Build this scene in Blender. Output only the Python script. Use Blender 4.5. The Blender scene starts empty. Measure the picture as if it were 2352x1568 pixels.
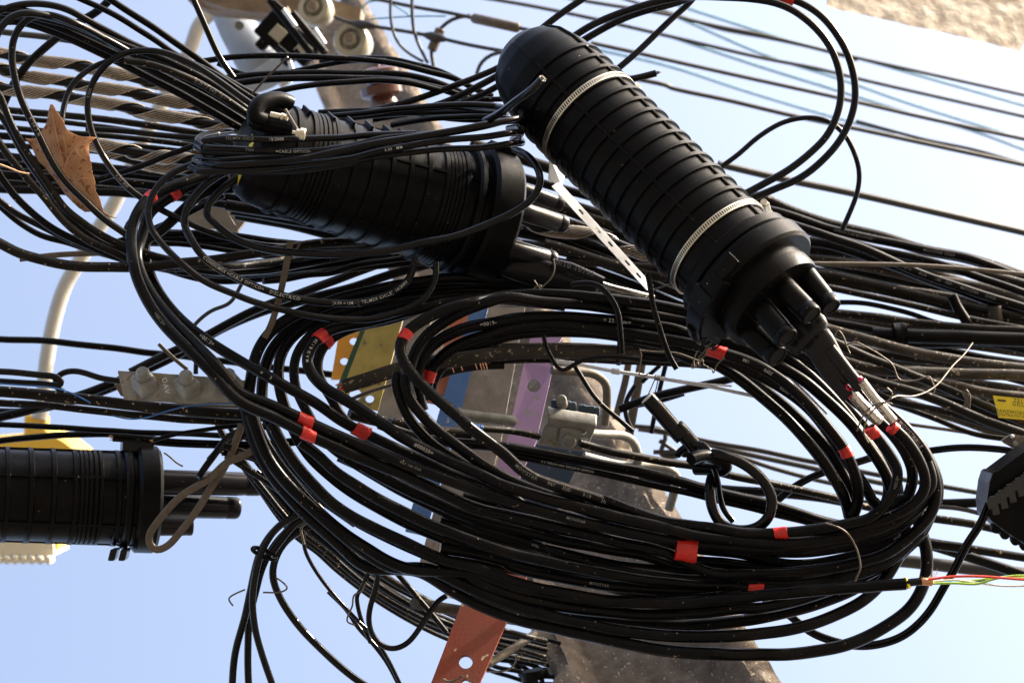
import bpy, bmesh, math, random
from mathutils import Vector, Matrix, noise
from mathutils.geometry import tessellate_polygon
random.seed(7)
R = math.radians
scene = bpy.context.scene
C = scene.collection

# ------------------------------------------------------------------ camera, sky, sun, exposure
FPX = 5553.0                      # focal length in pixels of a 2352 px wide picture (85 mm)
up_c = Vector((-0.23, 0.445, -0.8655)).normalized()      # world up seen in camera axes
fw_c = Vector((0, 0, -1))
y_c = (fw_c - fw_c.dot(up_c) * up_c).normalized()
x_c = y_c.cross(up_c).normalized()
M = Matrix((x_c, y_c, up_c))      # world <- camera
CAM = Vector((0, 0, 1.6))
cd = bpy.data.cameras.new('camera'); cam = bpy.data.objects.new('camera', cd); C.objects.link(cam)
cam.matrix_world = Matrix.Translation(CAM) @ M.to_4x4()
cd.lens = 85; cd.sensor_width = 36; cd.clip_end = 2000; cd.clip_start = 0.05
cd.dof.use_dof = True; cd.dof.focus_distance = 3.97; cd.dof.aperture_fstop = 6.6
scene.camera = cam

sun_c = Vector((0.74, 0.58, -0.42)).normalized()
sun_w = (M @ sun_c).normalized()
elev = math.asin(sun_w.z); azim = math.atan2(sun_w.x, sun_w.y)
w = bpy.data.worlds.new('World'); scene.world = w; w.use_nodes = True
nt = w.node_tree; nt.nodes.clear()
sky = nt.nodes.new('ShaderNodeTexSky'); sky.sky_type = 'NISHITA'; sky.sun_disc = False
sky.sun_elevation = elev; sky.sun_rotation = azim; sky.altitude = 300
sky.air_density = 1.0; sky.dust_density = 10.0; sky.ozone_density = 1.0
bg = nt.nodes.new('ShaderNodeBackground'); bg.inputs[1].default_value = 0.15
wo = nt.nodes.new('ShaderNodeOutputWorld')
hs = nt.nodes.new('ShaderNodeHueSaturation'); hs.inputs['Saturation'].default_value = 0.92
nt.links.new(sky.outputs[0], hs.inputs['Color']); nt.links.new(hs.outputs[0], bg.inputs[0]); nt.links.new(bg.outputs[0], wo.inputs[0])
sl = bpy.data.lights.new('sun', 'SUN'); sl.energy = 3.0; sl.angle = R(0.5); sl.color = (1.0, 0.93, 0.82)
so = bpy.data.objects.new('sun', sl); C.objects.link(so)
so.rotation_euler = (-sun_w).to_track_quat('-Z', 'Y').to_euler()
scene.view_settings.view_transform = 'Standard'; scene.view_settings.look = 'None'
scene.view_settings.gamma = 1.0; scene.view_settings.exposure = 1.95

# ------------------------------------------------------------------ placing helpers
S196 = 1.96; S26 = 2352/900; S29 = 2352/806
TILE = {'A': (0, 0, S196), 'B': (1128, 0, S196), 'C': (2256, 0, S196),
        'D': (0, 752, S196), 'E': (1128, 752, S196), 'G': (2256, 752, S196),
        'H': (0, 1504, S196), 'I': (1128, 1504, S196), 'J': (2256, 1504, S196),
        'K': (800, 1300, S26), 'L': (1600, 1600, S26), 'M': (2400, 1100, S26), 'N': (2400, 1650, S26),
        'P': (0, 400, S26), 'Q': (800, 850, S26), 'R': (1600, 850, S26), 'S': (2650, 650, S29),
        'F': (0, 0, 2352/3456)}
K0 = 3456/2352
EX, EY, EZ = M @ Vector((1, 0, 0)), M @ Vector((0, 1, 0)), M @ Vector((0, 0, 1))   # right, up, towards camera
def conv(t, x, y):
    o = TILE[t]
    return (o[0] + x/o[2])/K0, (o[1] + y/o[2])/K0
def P(x, y, d):
    return CAM + (EX*((x-1176)/FPX) - EY*((y-784)/FPX) - EZ)*d
def PT(t, x, y, d):
    a, b = conv(t, x, y); return P(a, b, d)
def px(n, d=4.0): return n*d/FPX
def parse(s, d0=4.0, mind=0.0):
    t = 'F'; out = []
    for k in s.split():
        if k in TILE: t = k; continue
        if ':' in k: k, d = k.split(':'); d = float(d)
        else: d = None
        x, y = map(float, k.split(','))
        out.append([*conv(t, x, y), d])
    keep = out[:1]
    for p in out[1:-1]:                                  # drop doubled points where two traced tiles meet
        if math.hypot(p[0]-keep[-1][0], p[1]-keep[-1][1]) < mind:
            if p[2] is not None and keep[-1][2] is None: keep[-1][2] = p[2]
            continue
        keep.append(p)
    if len(out) > 1: keep.append(out[-1])
    out = keep
    known = [i for i, p in enumerate(out) if p[2] is not None]
    if not known:
        for p in out: p[2] = d0
        return out
    for i in range(known[0]): out[i][2] = out[known[0]][2]
    for i in range(known[-1]+1, len(out)): out[i][2] = out[known[-1]][2]
    for a, b in zip(known, known[1:]):
        L = [0]
        for i in range(a, b): L.append(L[-1] + math.hypot(out[i+1][0]-out[i][0], out[i+1][1]-out[i][1]))
        for i in range(a+1, b):
            out[i][2] = out[a][2] + (out[b][2]-out[a][2])*L[i-a]/max(L[-1], 1e-6)
    return out
def spline(pts, step=7.0, soft=2):
    """centripetal Catmull-Rom through (x, y, d) points"""
    V = [Vector((p[0], p[1], p[2]*400)) for p in pts]
    if len(V) == 2: V.insert(1, (V[0]+V[1])/2)
    V = [2*V[0]-V[1]] + V + [2*V[-1]-V[-2]]
    out = []
    for i in range(1, len(V)-2):
        p0, p1, p2, p3 = V[i-1:i+3]
        t0 = 0; t1 = t0 + max((p1-p0).length, 1e-3)**.5; t2 = t1 + max((p2-p1).length, 1e-3)**.5; t3 = t2 + max((p3-p2).length, 1e-3)**.5
        n = max(2, int((p2-p1).length/step))
        for k in range(n):
            t = t1 + (t2-t1)*k/n
            a1 = p0*((t1-t)/(t1-t0)) + p1*((t-t0)/(t1-t0)); a2 = p1*((t2-t)/(t2-t1)) + p2*((t-t1)/(t2-t1)); a3 = p2*((t3-t)/(t3-t2)) + p3*((t-t2)/(t3-t2))
            b1 = a1*((t2-t)/(t2-t0)) + a2*((t-t0)/(t2-t0)); b2 = a2*((t3-t)/(t3-t1)) + a3*((t-t1)/(t3-t1))
            out.append(b1*((t2-t)/(t2-t1)) + b2*((t-t1)/(t2-t1)))
    out.append(V[-2])
    for _ in range(soft):                                # light smoothing
        out = [out[0]] + [(out[i-1]+2*out[i]+out[i+1])/4 for i in range(1, len(out)-1)] + [out[-1]]
    return out
def world_path(s, d0=4.0, step=7.0, mind=0.0, soft=2):
    pts = parse(s, d0, mind) if isinstance(s, str) else s
    sp = spline(pts, step, soft)
    if soft > 3:                                         # slight natural unevenness of a hand coiled cable
        h = random.random()*90; sp = [v+Vector((noise.noise(Vector((i*step*.013, h, 0))), noise.noise(Vector((i*step*.013, 0, h))), noise.noise(Vector((h, i*step*.013, 0)))))*1.5 for i, v in enumerate(sp)]
    return [P(v.x, v.y, v.z/400) for v in sp], [(v.x, v.y) for v in sp]

# ------------------------------------------------------------------ materials
MAT = {}
def node(nt, t, **kw):
    n = nt.nodes.new(t)
    for k, v in kw.items(): n.inputs[k].default_value = v
    return n
def ramp(nt, src, a, b, ca, cb):
    r = nt.nodes.new('ShaderNodeValToRGB'); e = r.color_ramp.elements
    e[0].position = a; e[0].color = (*ca, 1); e[1].position = b; e[1].color = (*cb, 1)
    nt.links.new(src, r.inputs[0]); return r
def material(name, col, rough=0.4, metal=0.0, var=0.0, vscale=20, spots=None, sthr=0.75, sscale=150, bump=0.0, bscale=300, spec=0.5, trans=0.0, coat=0.0, col2=None, haze=0.03):
    m = bpy.data.materials.new(name); m.use_nodes = True; nt = m.node_tree; L = nt.links
    b = nt.nodes['Principled BSDF']; b.inputs['Roughness'].default_value = rough; b.inputs['Metallic'].default_value = metal
    b.inputs['Specular IOR Level'].default_value = spec; b.inputs['Coat Weight'].default_value = coat
    b.inputs['Transmission Weight'].default_value = trans
    tc = nt.nodes.new('ShaderNodeTexCoord'); co = tc.outputs['Object']
    c2 = col2 or tuple(c*(1-var) for c in col)
    n1 = node(nt, 'ShaderNodeTexNoise', Scale=vscale, Detail=6.0, Roughness=0.65); L.new(co, n1.inputs['Vector'])
    r1 = ramp(nt, n1.outputs[0], 0.35, 0.65, col, c2); cur = r1.outputs[0]
    rr = node(nt, 'ShaderNodeMapRange'); rr.inputs['From Min'].default_value = .3; rr.inputs['From Max'].default_value = .7
    rr.inputs['To Min'].default_value = rough*0.8; rr.inputs['To Max'].default_value = min(1, rough*1.3)
    L.new(n1.outputs[0], rr.inputs['Value']); L.new(rr.outputs[0], b.inputs['Roughness'])
    if spots:
        n2 = node(nt, 'ShaderNodeTexNoise', Scale=sscale, Detail=1.5, Roughness=0.5); L.new(co, n2.inputs['Vector'])
        r2 = ramp(nt, n2.outputs[0], sthr, sthr+0.02, (0, 0, 0), (1, 1, 1))
        n3 = node(nt, 'ShaderNodeTexNoise', Scale=sscale/9, Detail=3.0); L.new(co, n3.inputs['Vector'])
        r3 = ramp(nt, n3.outputs[0], 0.45, 0.75, (0, 0, 0), (.7, .7, .7))
        mm = nt.nodes.new('ShaderNodeMath'); mm.operation = 'MAXIMUM'
        m3 = nt.nodes.new('ShaderNodeMath'); m3.operation = 'MULTIPLY'; m3.inputs[1].default_value = haze
        L.new(r3.outputs[0], m3.inputs[0]); L.new(r2.outputs[0], mm.inputs[0]); L.new(m3.outputs[0], mm.inputs[1])
        mx = nt.nodes.new('ShaderNodeMix'); mx.data_type = 'RGBA'; mx.inputs['B'].default_value = (*spots, 1)
        L.new(mm.outputs[0], mx.inputs['Factor']); L.new(cur, mx.inputs['A']); cur = mx.outputs['Result']
    L.new(cur, b.inputs['Base Color'])
    if bump:
        n4 = node(nt, 'ShaderNodeTexNoise', Scale=bscale, Detail=4.0); L.new(co, n4.inputs['Vector'])
        bp = node(nt, 'ShaderNodeBump', Strength=bump, Distance=0.002); L.new(n4.outputs[0], bp.inputs['Height']); L.new(bp.outputs[0], b.inputs['Normal'])
    MAT[name] = m; return m
dust = (0.30, 0.22, 0.15)
material('black_jacket', (0.003, 0.003, 0.0036), 0.25, var=-0.6, vscale=9, spots=dust, sthr=0.745, sscale=170, bump=0.12, bscale=120, spec=0.10, haze=.015)
material('gloss_jacket', (0.003, 0.003, 0.0036), 0.18, var=-0.5, vscale=9, spots=dust, sthr=0.77, sscale=200, bump=0.08, bscale=90, spec=0.2, haze=.012)
material('dusty_jacket', (0.0055, 0.005, 0.0046), 0.42, var=-0.8, vscale=14, spots=dust, sthr=0.685, sscale=150, bump=0.2, bscale=150, spec=0.13, haze=.045)
material('grimy_jacket', (0.022, 0.019, 0.016), 0.6, var=-1.2, vscale=30, spots=(0.25, 0.2, 0.15), sthr=0.66, sscale=130, bump=0.4, bscale=150, spec=0.2, haze=.1)
material('closure_plastic', (0.003, 0.003, 0.0035), 0.30, var=-0.3, vscale=12, spots=dust, sthr=0.775, sscale=180, bump=0.10, bscale=260, spec=0.08, haze=.012)
material('closure_gloss', (0.009, 0.009, 0.011), 0.22, var=-0.3, vscale=12, spots=dust, sthr=0.78, sscale=160, bump=0.05, bscale=200, spec=0.18, haze=.012)
material('far_wire', (0.02, 0.02, 0.02), 0.45)
material('blue_wire', (0.10, 0.26, 0.40), 0.4)
material('brown_ribbon', (0.11, 0.085, 0.06), 0.42, var=0.4, vscale=60, bump=0.2, bscale=80)
material('steel_strand', (0.40, 0.34, 0.27), 0.22, metal=0.9, var=0.45, vscale=45, bump=0.1)
material('tie_wire', (0.14, 0.11, 0.08), 0.45, metal=0.4, var=0.4, vscale=60)
material('stainless', (0.80, 0.72, 0.56), 0.33, metal=1.0, var=0.25, vscale=50)
material('bright_steel', (0.74, 0.77, 0.84), 0.35, metal=0.3, var=0.2, vscale=40)
material('galvanised', (0.27, 0.27, 0.25), 0.55, metal=0.25, var=0.35, vscale=35, spots=(0.20, 0.15, 0.10), sthr=0.64, sscale=60, bump=0.35, bscale=110)
material('galvanised_dark', (0.12, 0.105, 0.085), 0.6, metal=0.3, var=0.4, vscale=35, spots=(0.14, 0.10, 0.07), sthr=0.6, sscale=50, bump=0.3, bscale=110)
material('strap_steel', (0.58, 0.62, 0.70), 0.55, metal=0.0, var=0.25, vscale=40)
material('foil', (0.70, 0.68, 0.64), 0.16, metal=1.0, var=.35, vscale=90, bump=1.0, bscale=55)
material('red_tape', (0.62, 0.016, 0.010), 0.32, var=0.35, vscale=60, bump=0.3, bscale=70)
material('white_ink', (0.50, 0.50, 0.49), 0.6)
material('grey_ink', (0.20, 0.20, 0.195), 0.6)
material('leaf_skin', (0.52, 0.28, 0.14), 0.6, vscale=22, col2=(0.40, 0.18, 0.075), spots=(0.26, 0.085, 0.035), sthr=0.60, sscale=110, bump=0.5, bscale=60)
material('leaf_vein', (0.60, 0.36, 0.19), 0.6)
material('purple_paint', (0.41, 0.265, 0.48), 0.5, var=0.12, vscale=30, spots=(0.30, 0.27, 0.27), sthr=0.68, sscale=70, bump=0.1)
material('plum_paint', (0.16, 0.06, 0.09), 0.5, var=0.2, vscale=30, spots=(0.30, 0.27, 0.27), sthr=0.72, sscale=90)
material('blue_paint', (0.045, 0.12, 0.30), 0.5, var=0.2, vscale=30, spots=(0.25, 0.24, 0.22), sthr=0.7, sscale=70)
material('navy_paint', (0.018, 0.045, 0.08), 0.5, var=0.3, vscale=30, spots=(0.35, 0.30, 0.2), sthr=0.72, sscale=80)
material('red_paint', (0.20, 0.036, 0.014), 0.5, var=0.25, vscale=20, spots=(0.45, 0.36, 0.26), sthr=0.705, sscale=60, bump=0.15)
material('rust_paint', (0.36, 0.09, 0.035), 0.55, var=0.3, vscale=20)
material('yellow_paint', (0.42, 0.32, 0.07), 0.55, var=0.3, vscale=25, spots=(0.16, 0.14, 0.07), sthr=0.70, sscale=50)
material('orange_paint', (0.75, 0.32, 0.02), 0.5, var=0.15)
material('green_paint', (0.02, 0.09, 0.045), 0.5, var=0.3)
material('grey_paint', (0.27, 0.24, 0.20), 0.65, var=0.4, vscale=16, spots=(0.18, 0.14, 0.10), sthr=0.69, sscale=60, bump=0.2)
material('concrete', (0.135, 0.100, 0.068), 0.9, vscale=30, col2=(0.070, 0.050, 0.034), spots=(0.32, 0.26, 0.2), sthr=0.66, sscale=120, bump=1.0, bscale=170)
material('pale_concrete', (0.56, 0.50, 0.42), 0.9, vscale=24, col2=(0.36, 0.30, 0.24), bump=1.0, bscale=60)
material('lamp_white', (0.42, 0.41, 0.38), 0.35, var=0.1)
material('lamp_yellow', (0.75, 0.47, 0.05), 0.45)
material('lamp_cream', (0.68, 0.62, 0.48), 0.5)
material('transformer_white', (0.26, 0.30, 0.36), 0.5, var=0.2, vscale=6)
material('wood', (0.22, 0.16, 0.11), 0.8, var=0.4)
material('porcelain', (0.42, 0.39, 0.30), 0.15, var=0.25, vscale=12)
material('brown_glaze', (0.07, 0.025, 0.016), 0.2)
material('glass', (0.8, 0.85, 0.78), 0.05, trans=0.5)
material('asphalt', (0.105, 0.092, 0.076), 0.9, var=0.2, vscale=0.4)
material('label_yellow', (0.80, 0.62, 0.03), 0.45)
material('black_ink', (0.02, 0.02, 0.02), 0.6)
material('wire_red', (0.65, 0.05, 0.02), 0.35); material('wire_blue', (0.03, 0.20, 0.42), 0.35)
material('wire_green', (0.30, 0.50, 0.05), 0.35); material('wire_white', (0.70, 0.66, 0.58), 0.4)
material('wire_copper', (0.55, 0.28, 0.14), 0.35, metal=0.8)
material('mastic', (0.38, 0.01, 0.05), 0.15); material('mastic_yellow', (0.35, 0.26, 0.02), 0.2)
material('blue_tie', (0.02, 0.13, 0.42), 0.3)
material('grey_plastic', (0.26, 0.25, 0.23), 0.6, var=0.2)

# ------------------------------------------------------------------ object helpers
def tag(o, label=None, cat=None, group=None, kind=None):
    if label: o['label'] = label
    if cat: o['category'] = cat
    if group: o['group'] = group
    if kind: o['kind'] = kind
    return o
def mk(name, V, F, mat, parent=None, label=None, cat=None, group=None, smooth=True, sharp=None, kind=None, bevel=0, mats=None):
    """one mesh object from world-space vertices; its origin is its parent's, or its own centre"""
    base = parent
    org = Vector((0, 0, 0))
    if parent is not None:
        p = parent
        while p is not None: org = org + p.location; p = p.parent
    else:
        org = sum(V, Vector((0, 0, 0)))/max(len(V), 1)
    me = bpy.data.meshes.new(name); me.from_pydata([tuple(v-org) for v in V], [], F)
    me.materials.append(MAT[mat])
    if smooth: me.polygons.foreach_set('use_smooth', [True]*len(me.polygons))
    me.update()
    if sharp: me.set_sharp_from_angle(angle=R(sharp))
    o = bpy.data.objects.new(name, me); C.objects.link(o)
    if parent is None: o.location = org
    else: o.parent = parent
    if bevel:
        b = o.modifiers.new('bevel', 'BEVEL'); b.width = bevel; b.segments = 2; b.limit_method = 'ANGLE'
    tag(o, label, cat, group, kind)
    return o
def empty(name, loc, label, cat, group=None):
    o = bpy.data.objects.new(name, None); C.objects.link(o); o.location = loc; o.empty_display_size = 0.05
    return tag(o, label, cat, group)
class MB:
    def __init__(s): s.V = []; s.F = []
    def add(s, V, F):
        n = len(s.V); s.V += V; s.F += [tuple(i+n for i in f) for f in F]; return s
    def box(s, c, ax, ay, az, hx, hy, hz):
        V = [c+ax*hx*i+ay*hy*j+az*hz*k for i in (-1, 1) for j in (-1, 1) for k in (-1, 1)]
        return s.add(V, [(0, 1, 3, 2), (4, 6, 7, 5), (0, 4, 5, 1), (2, 3, 7, 6), (0, 2, 6, 4), (1, 5, 7, 3)])
    def cyl(s, a, b, r0, r1=None, n=20, cap=True):
        r1 = r0 if r1 is None else r1
        ax = (b-a).normalized(); u = ax.orthogonal().normalized(); v = ax.cross(u)
        V = [a+(u*math.cos(2*math.pi*i/n)+v*math.sin(2*math.pi*i/n))*r0 for i in range(n)]
        V += [b+(u*math.cos(2*math.pi*i/n)+v*math.sin(2*math.pi*i/n))*r1 for i in range(n)]
        F = [(i, (i+1) % n, n+(i+1) % n, n+i) for i in range(n)]
        if cap: F += [tuple(range(n))[::-1], tuple(range(n, 2*n))]
        return s.add(V, F)
    def lathe(s, a, b, prof, n=28, ref=None, cap=True):
        """prof: (t 0..1 along a-b, radius)"""
        ax = (b-a).normalized(); u = (ref or EZ); u = (u-ax*u.dot(ax)).normalized(); v = ax.cross(u)
        V = []; F = []
        for t, r in prof:
            c = a+(b-a)*t
            V += [c+(u*math.cos(2*math.pi*i/n)+v*math.sin(2*math.pi*i/n))*r for i in range(n)]
        m = len(prof)
        for j in range(m-1):
            F += [(j*n+i, j*n+(i+1) % n, (j+1)*n+(i+1) % n, (j+1)*n+i) for i in range(n)]
        if cap: F += [tuple(range(n))[::-1], tuple(range((m-1)*n, m*n))]
        return s.add(V, F)
    def tube(s, C_, r, n=10, flat=1.0, cap=True, phase=0.0):
        V, F, _ = tube_geo(C_, r, n, flat, cap, phase); return s.add(V, F)
    def mk(s, name, mat, parent=None, **k): return mk(name, s.V, s.F, mat, parent, **k)
def frames(Cn):
    """tangent, side, front (towards the camera) along a path"""
    out = []; n = len(Cn); ps = None
    for i in range(n):
        t = (Cn[min(i+1, n-1)]-Cn[max(i-1, 0)]).normalized()
        view = (CAM-Cn[i]).normalized()
        s_ = t.cross(view)
        if s_.length < 0.25 and ps is not None: s_ = ps - t*ps.dot(t)
        s_.normalize(); ps = s_
        out.append((t, s_, s_.cross(t).normalized()))
    return out
def tube_geo(Cn, r, n=10, flat=1.0, cap=True, phase=0.0, taper=None):
    fr = frames(Cn); V = []; F = []
    for i, c in enumerate(Cn):
        t, s_, f = fr[i]; rr = r if not callable(r) else r(i/(len(Cn)-1))
        for k in range(n):
            a = 2*math.pi*k/n+phase
            V.append(c + s_*math.cos(a)*rr + f*math.sin(a)*rr*flat)
    for i in range(len(Cn)-1):
        for k in range(n):
            F.append((i*n+k, i*n+(k+1) % n, (i+1)*n+(k+1) % n, (i+1)*n+k))
    if cap:
        F.append(tuple(range(n))); F.append(tuple(range((len(Cn)-1)*n, len(Cn)*n))[::-1])
    return V, F, fr
class Cable: pass
def cable(path, wpx, mat='black_jacket', label='', group=None, name='cable', cat='cable', d=4.0, flat=1.0, parent=None, twin=0, sides=None, step=7.0):
    """a cable traced in picture pixels and metres of distance; wpx is its width in pixels of the 2352 px picture"""
    big = wpx > 11 and step >= 7
    Cn, sc = world_path(path, d, step, 11 if big else 0, 7 if big and name == 'cable' else 2)
    pts = parse(path, d) if isinstance(path, str) else path
    dm = sum(p[2] for p in pts)/len(pts)
    r = wpx/2*dm/FPX
    n = sides or (8 if wpx < 9 else 12 if wpx < 20 else 16)
    rag = random.random()*100
    if flat == 'twin':                                     # figure-8 / double drop cable
        fr = frames(Cn); mb = MB()
        for sg in (-1, 1):
            mb.tube([c+fr[i][1]*sg*r*0.5 for i, c in enumerate(Cn)], r*0.52, n)
        V, F = mb.V, mb.F
    else:
        V, F, fr = tube_geo(Cn, r, n, flat)
    o = mk(name, V, F, mat, parent, label or None, cat if parent is None else None, group, sharp=50)
    c = Cable(); c.o = o; c.C = Cn; c.s = sc; c.r = r; c.fr = frames(Cn); c.flat = flat if flat != 'twin' else 1.0
    c.L = [0]
    for i in range(1, len(Cn)): c.L.append(c.L[-1]+(Cn[i]-Cn[i-1]).length)
    c.d = dm
    return c
def near(c, tp):
    t, xy = tp.split(); x, y = map(float, xy.split(',')); x, y = conv(t, x, y)
    i = min(range(len(c.s)), key=lambda k: (c.s[k][0]-x)**2+(c.s[k][1]-y)**2)
    return i
def at_len(c, s):
    s = min(max(s, 0), c.L[-1]-1e-6); lo = 0; hi = len(c.L)-1
    while hi-lo > 1:
        m = (lo+hi)//2
        if c.L[m] <= s: lo = m
        else: hi = m
    f = (s-c.L[lo])/max(c.L[hi]-c.L[lo], 1e-9)
    mixv = lambda a, b: a.lerp(b, f)
    return (mixv(c.C[lo], c.C[hi]), *[mixv(c.fr[lo][k], c.fr[hi][k]).normalized() for k in range(3)])
def tape(c, tp, lenpx, fat=1.12, mat='red_tape', name='tape', label=None, fatf=None, off=0):
    i = near(c, tp); s0 = c.L[i]; h = px(lenpx, c.d)/2; n = 12
    pts = [at_len(c, s0-h+2*h*k/n) for k in range(n+1)]
    V = []; F = []; m = 20; ph = random.random()*6
    for k, (p, t, s_, f) in enumerate(pts):
        for j in range(m):
            a = 2*math.pi*j/m
            rr = c.r*fat*(1+0.03*math.sin(3*a+ph+k*.5)+.035*noise.noise(Vector((k*.6, a*1.5, ph)))) + (0.0007 if k*.9+math.sin(a+ph)*2 > 5.5 else 0)
            sk = t*(math.sin(a+ph)*.16+.12*noise.noise(Vector((a*2, ph, 1))))*h*(1 if k in (0, n) else 0)
            V.append(p+(s_*math.cos(a)+f*math.sin(a)*c.flat*(fatf or fat)/fat)*rr+sk+s_*px(off, c.d))
    for k in range(n):
        F += [(k*m+j, k*m+(j+1) % m, (k+1)*m+(j+1) % m, (k+1)*m+j) for j in range(m)]
    F += [tuple(range(m)), tuple(range(n*m, (n+1)*m))]
    return mk(name, V, F, mat, c.o, label, sharp=40)
def text_mesh(txt, size):
    cu = bpy.data.curves.new('t', 'FONT'); cu.body = txt; cu.size = size; cu.resolution_u = 2; cu.align_x = 'CENTER'; cu.align_y = 'CENTER'; cu.offset = size*0.004; cu.space_character = 1.15
    ob = bpy.data.objects.new('t', cu); C.objects.link(ob)
    bpy.context.view_layer.update()
    me = ob.to_mesh(); V = [v.co.copy() for v in me.vertices]; F = [tuple(p.vertices) for p in me.polygons]
    ob.to_mesh_clear(); bpy.data.objects.remove(ob); bpy.data.curves.remove(cu)
    return V, F
def ink(c, txt, tp, hpx, flip=False, off=0.0, mat='white_ink', stretch=1.0):
    """lettering printed round the jacket of a cable; flip turns it upside down"""
    i = near(c, tp); s0 = c.L[i]; V, F = text_mesh(txt, px(hpx, c.d)*1.22)
    dx = c.C[min(i+2, len(c.C)-1)]-c.C[max(i-2, 0)]
    sgn = 1 if dx.dot(EX) > 0 else -1
    if flip: sgn = -sgn
    W = []
    for v in V:
        p, t, s_, f = at_len(c, s0+sgn*v.x*stretch)
        # side vector s_ = t x view ; for t pointing right it points down
        ang = math.pi/2 + off + sgn*(v.y/c.r)
        W.append(p+(s_*math.cos(ang)+f*math.sin(ang)*c.flat)*(c.r+0.00025))
    return mk('printed_text', W, F, mat, c.o, smooth=False)
def lerp_path(a, b, f, n=14, jit=0.0, ph=0.0):
    A_, B_ = spline(parse(a), 12), spline(parse(b), 12); out = []
    for k in range(n+1):
        t = k/n; u, v = A_[int(t*(len(A_)-1))], B_[int(t*(len(B_)-1))]
        q = u.lerp(v, f); q2 = Vector((v.x-u.x, v.y-u.y)).normalized() if (v-u).length > 1 else Vector((0, 1))
        j = jit*math.sin(t*5+ph)+jit*.6*math.sin(t*11+ph*2.3)
        out.append([q.x+q2.x*j, q.y+q2.y*j, q.z/400])
    return out
ORD = ['first', 'second', 'third', 'fourth', 'fifth', 'sixth', 'seventh', 'eighth', 'ninth', 'tenth']
def bundle(a, b, n, w, mat, label, group, dj=0.02, jit=4, name='cable', skip=(), mats=None, wj=0.2, flat=1.0):
    """n single cables fanned between two traced edge paths"""
    L = []
    for i in range(n):
        if i in skip: continue
        p = lerp_path(a, b, i/max(n-1, 1), jit=jit, ph=random.random()*6)
        dd = dj*((i*7) % 5-2)/2
        for q in p: q[2] += dd
        L.append(cable(p, w*(1+wj*(random.random()*2-1)), (random.choice(mats) if mats else mat), label.replace('{}', ORD[i]), group, name=name, flat=flat, step=10))
    return L
def polygon_plate(pts, mat, thick, name, parent=None, holes=(), bevel=0.0, **k):
    """flat bar cut to an outline given as world points; holes are lists of world points"""
    loops = [pts]+list(holes)
    nrm = (pts[1]-pts[0]).cross(pts[-1]-pts[0]).normalized()
    if nrm.dot(EZ) < 0: nrm = -nrm
    tris = tessellate_polygon(loops); flatp = [p for l in loops for p in l]; n = len(flatp)
    V = [p.copy() for p in flatp]+[p-nrm*thick for p in flatp]
    F = [tuple(t) for t in tris]+[tuple(i+n for i in t[::-1]) for t in tris]
    o = 0
    for l in loops:
        m = len(l); F += [(o+i, o+(i+1) % m, n+o+(i+1) % m, n+o+i) for i in range(m)]; o += m
    ob = mk(name, V, F, mat, parent, smooth=False, **k)
    bm = bmesh.new(); bm.from_mesh(ob.data); bmesh.ops.recalc_face_normals(bm, faces=bm.faces); bm.to_mesh(ob.data); bm.free()
    return ob
TILE.update({'T': (2256, 700, S26), 'U': (750, 280, 1867/500), 'W': (1700, 1300, 2352/500), 'X': (700, 0, 2350/700), 'Y': (3056, 1250, 2349/400), 'Z': (3156, 1500, 3.92)})
# ------------------------------------------------------------------ ground
g = 400.0
mk('ground', [Vector((-g, -g, 0)), Vector((g, -g, 0)), Vector((g, g, 0)), Vector((-g, g, 0))], [(0, 1, 2, 3)], 'asphalt', smooth=False, kind='structure')
UPW = Vector((0, 0, 1))
def rows(s, d0=4.0): return [P(p[0], p[1], p[2]) for p in parse(s, d0)]
def blk(name, tile, cx, cy, d, hx, hy, hz, rot, mat, parent=None, tiltx=0, tilty=0, bevel=0.002, **k):
    """bevelled block; half sizes in picture pixels, turned by rot degrees in the picture plane then tilted"""
    c = PT(tile, cx, cy, d); q = Matrix.Rotation(R(rot), 3, EZ)
    ax, ay, az = q @ EX, q @ EY, EZ.copy()
    q2 = Matrix.Rotation(R(tiltx), 3, ax); ay, az = q2 @ ay, q2 @ az
    q3 = Matrix.Rotation(R(tilty), 3, ay); ax, az = q3 @ ax, q3 @ az
    mb = MB().box(c, ax, ay, az, px(hx, d), px(hy, d), px(hz, d))
    return mb.mk(name, mat, parent, smooth=False, bevel=bevel, **k)

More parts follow.
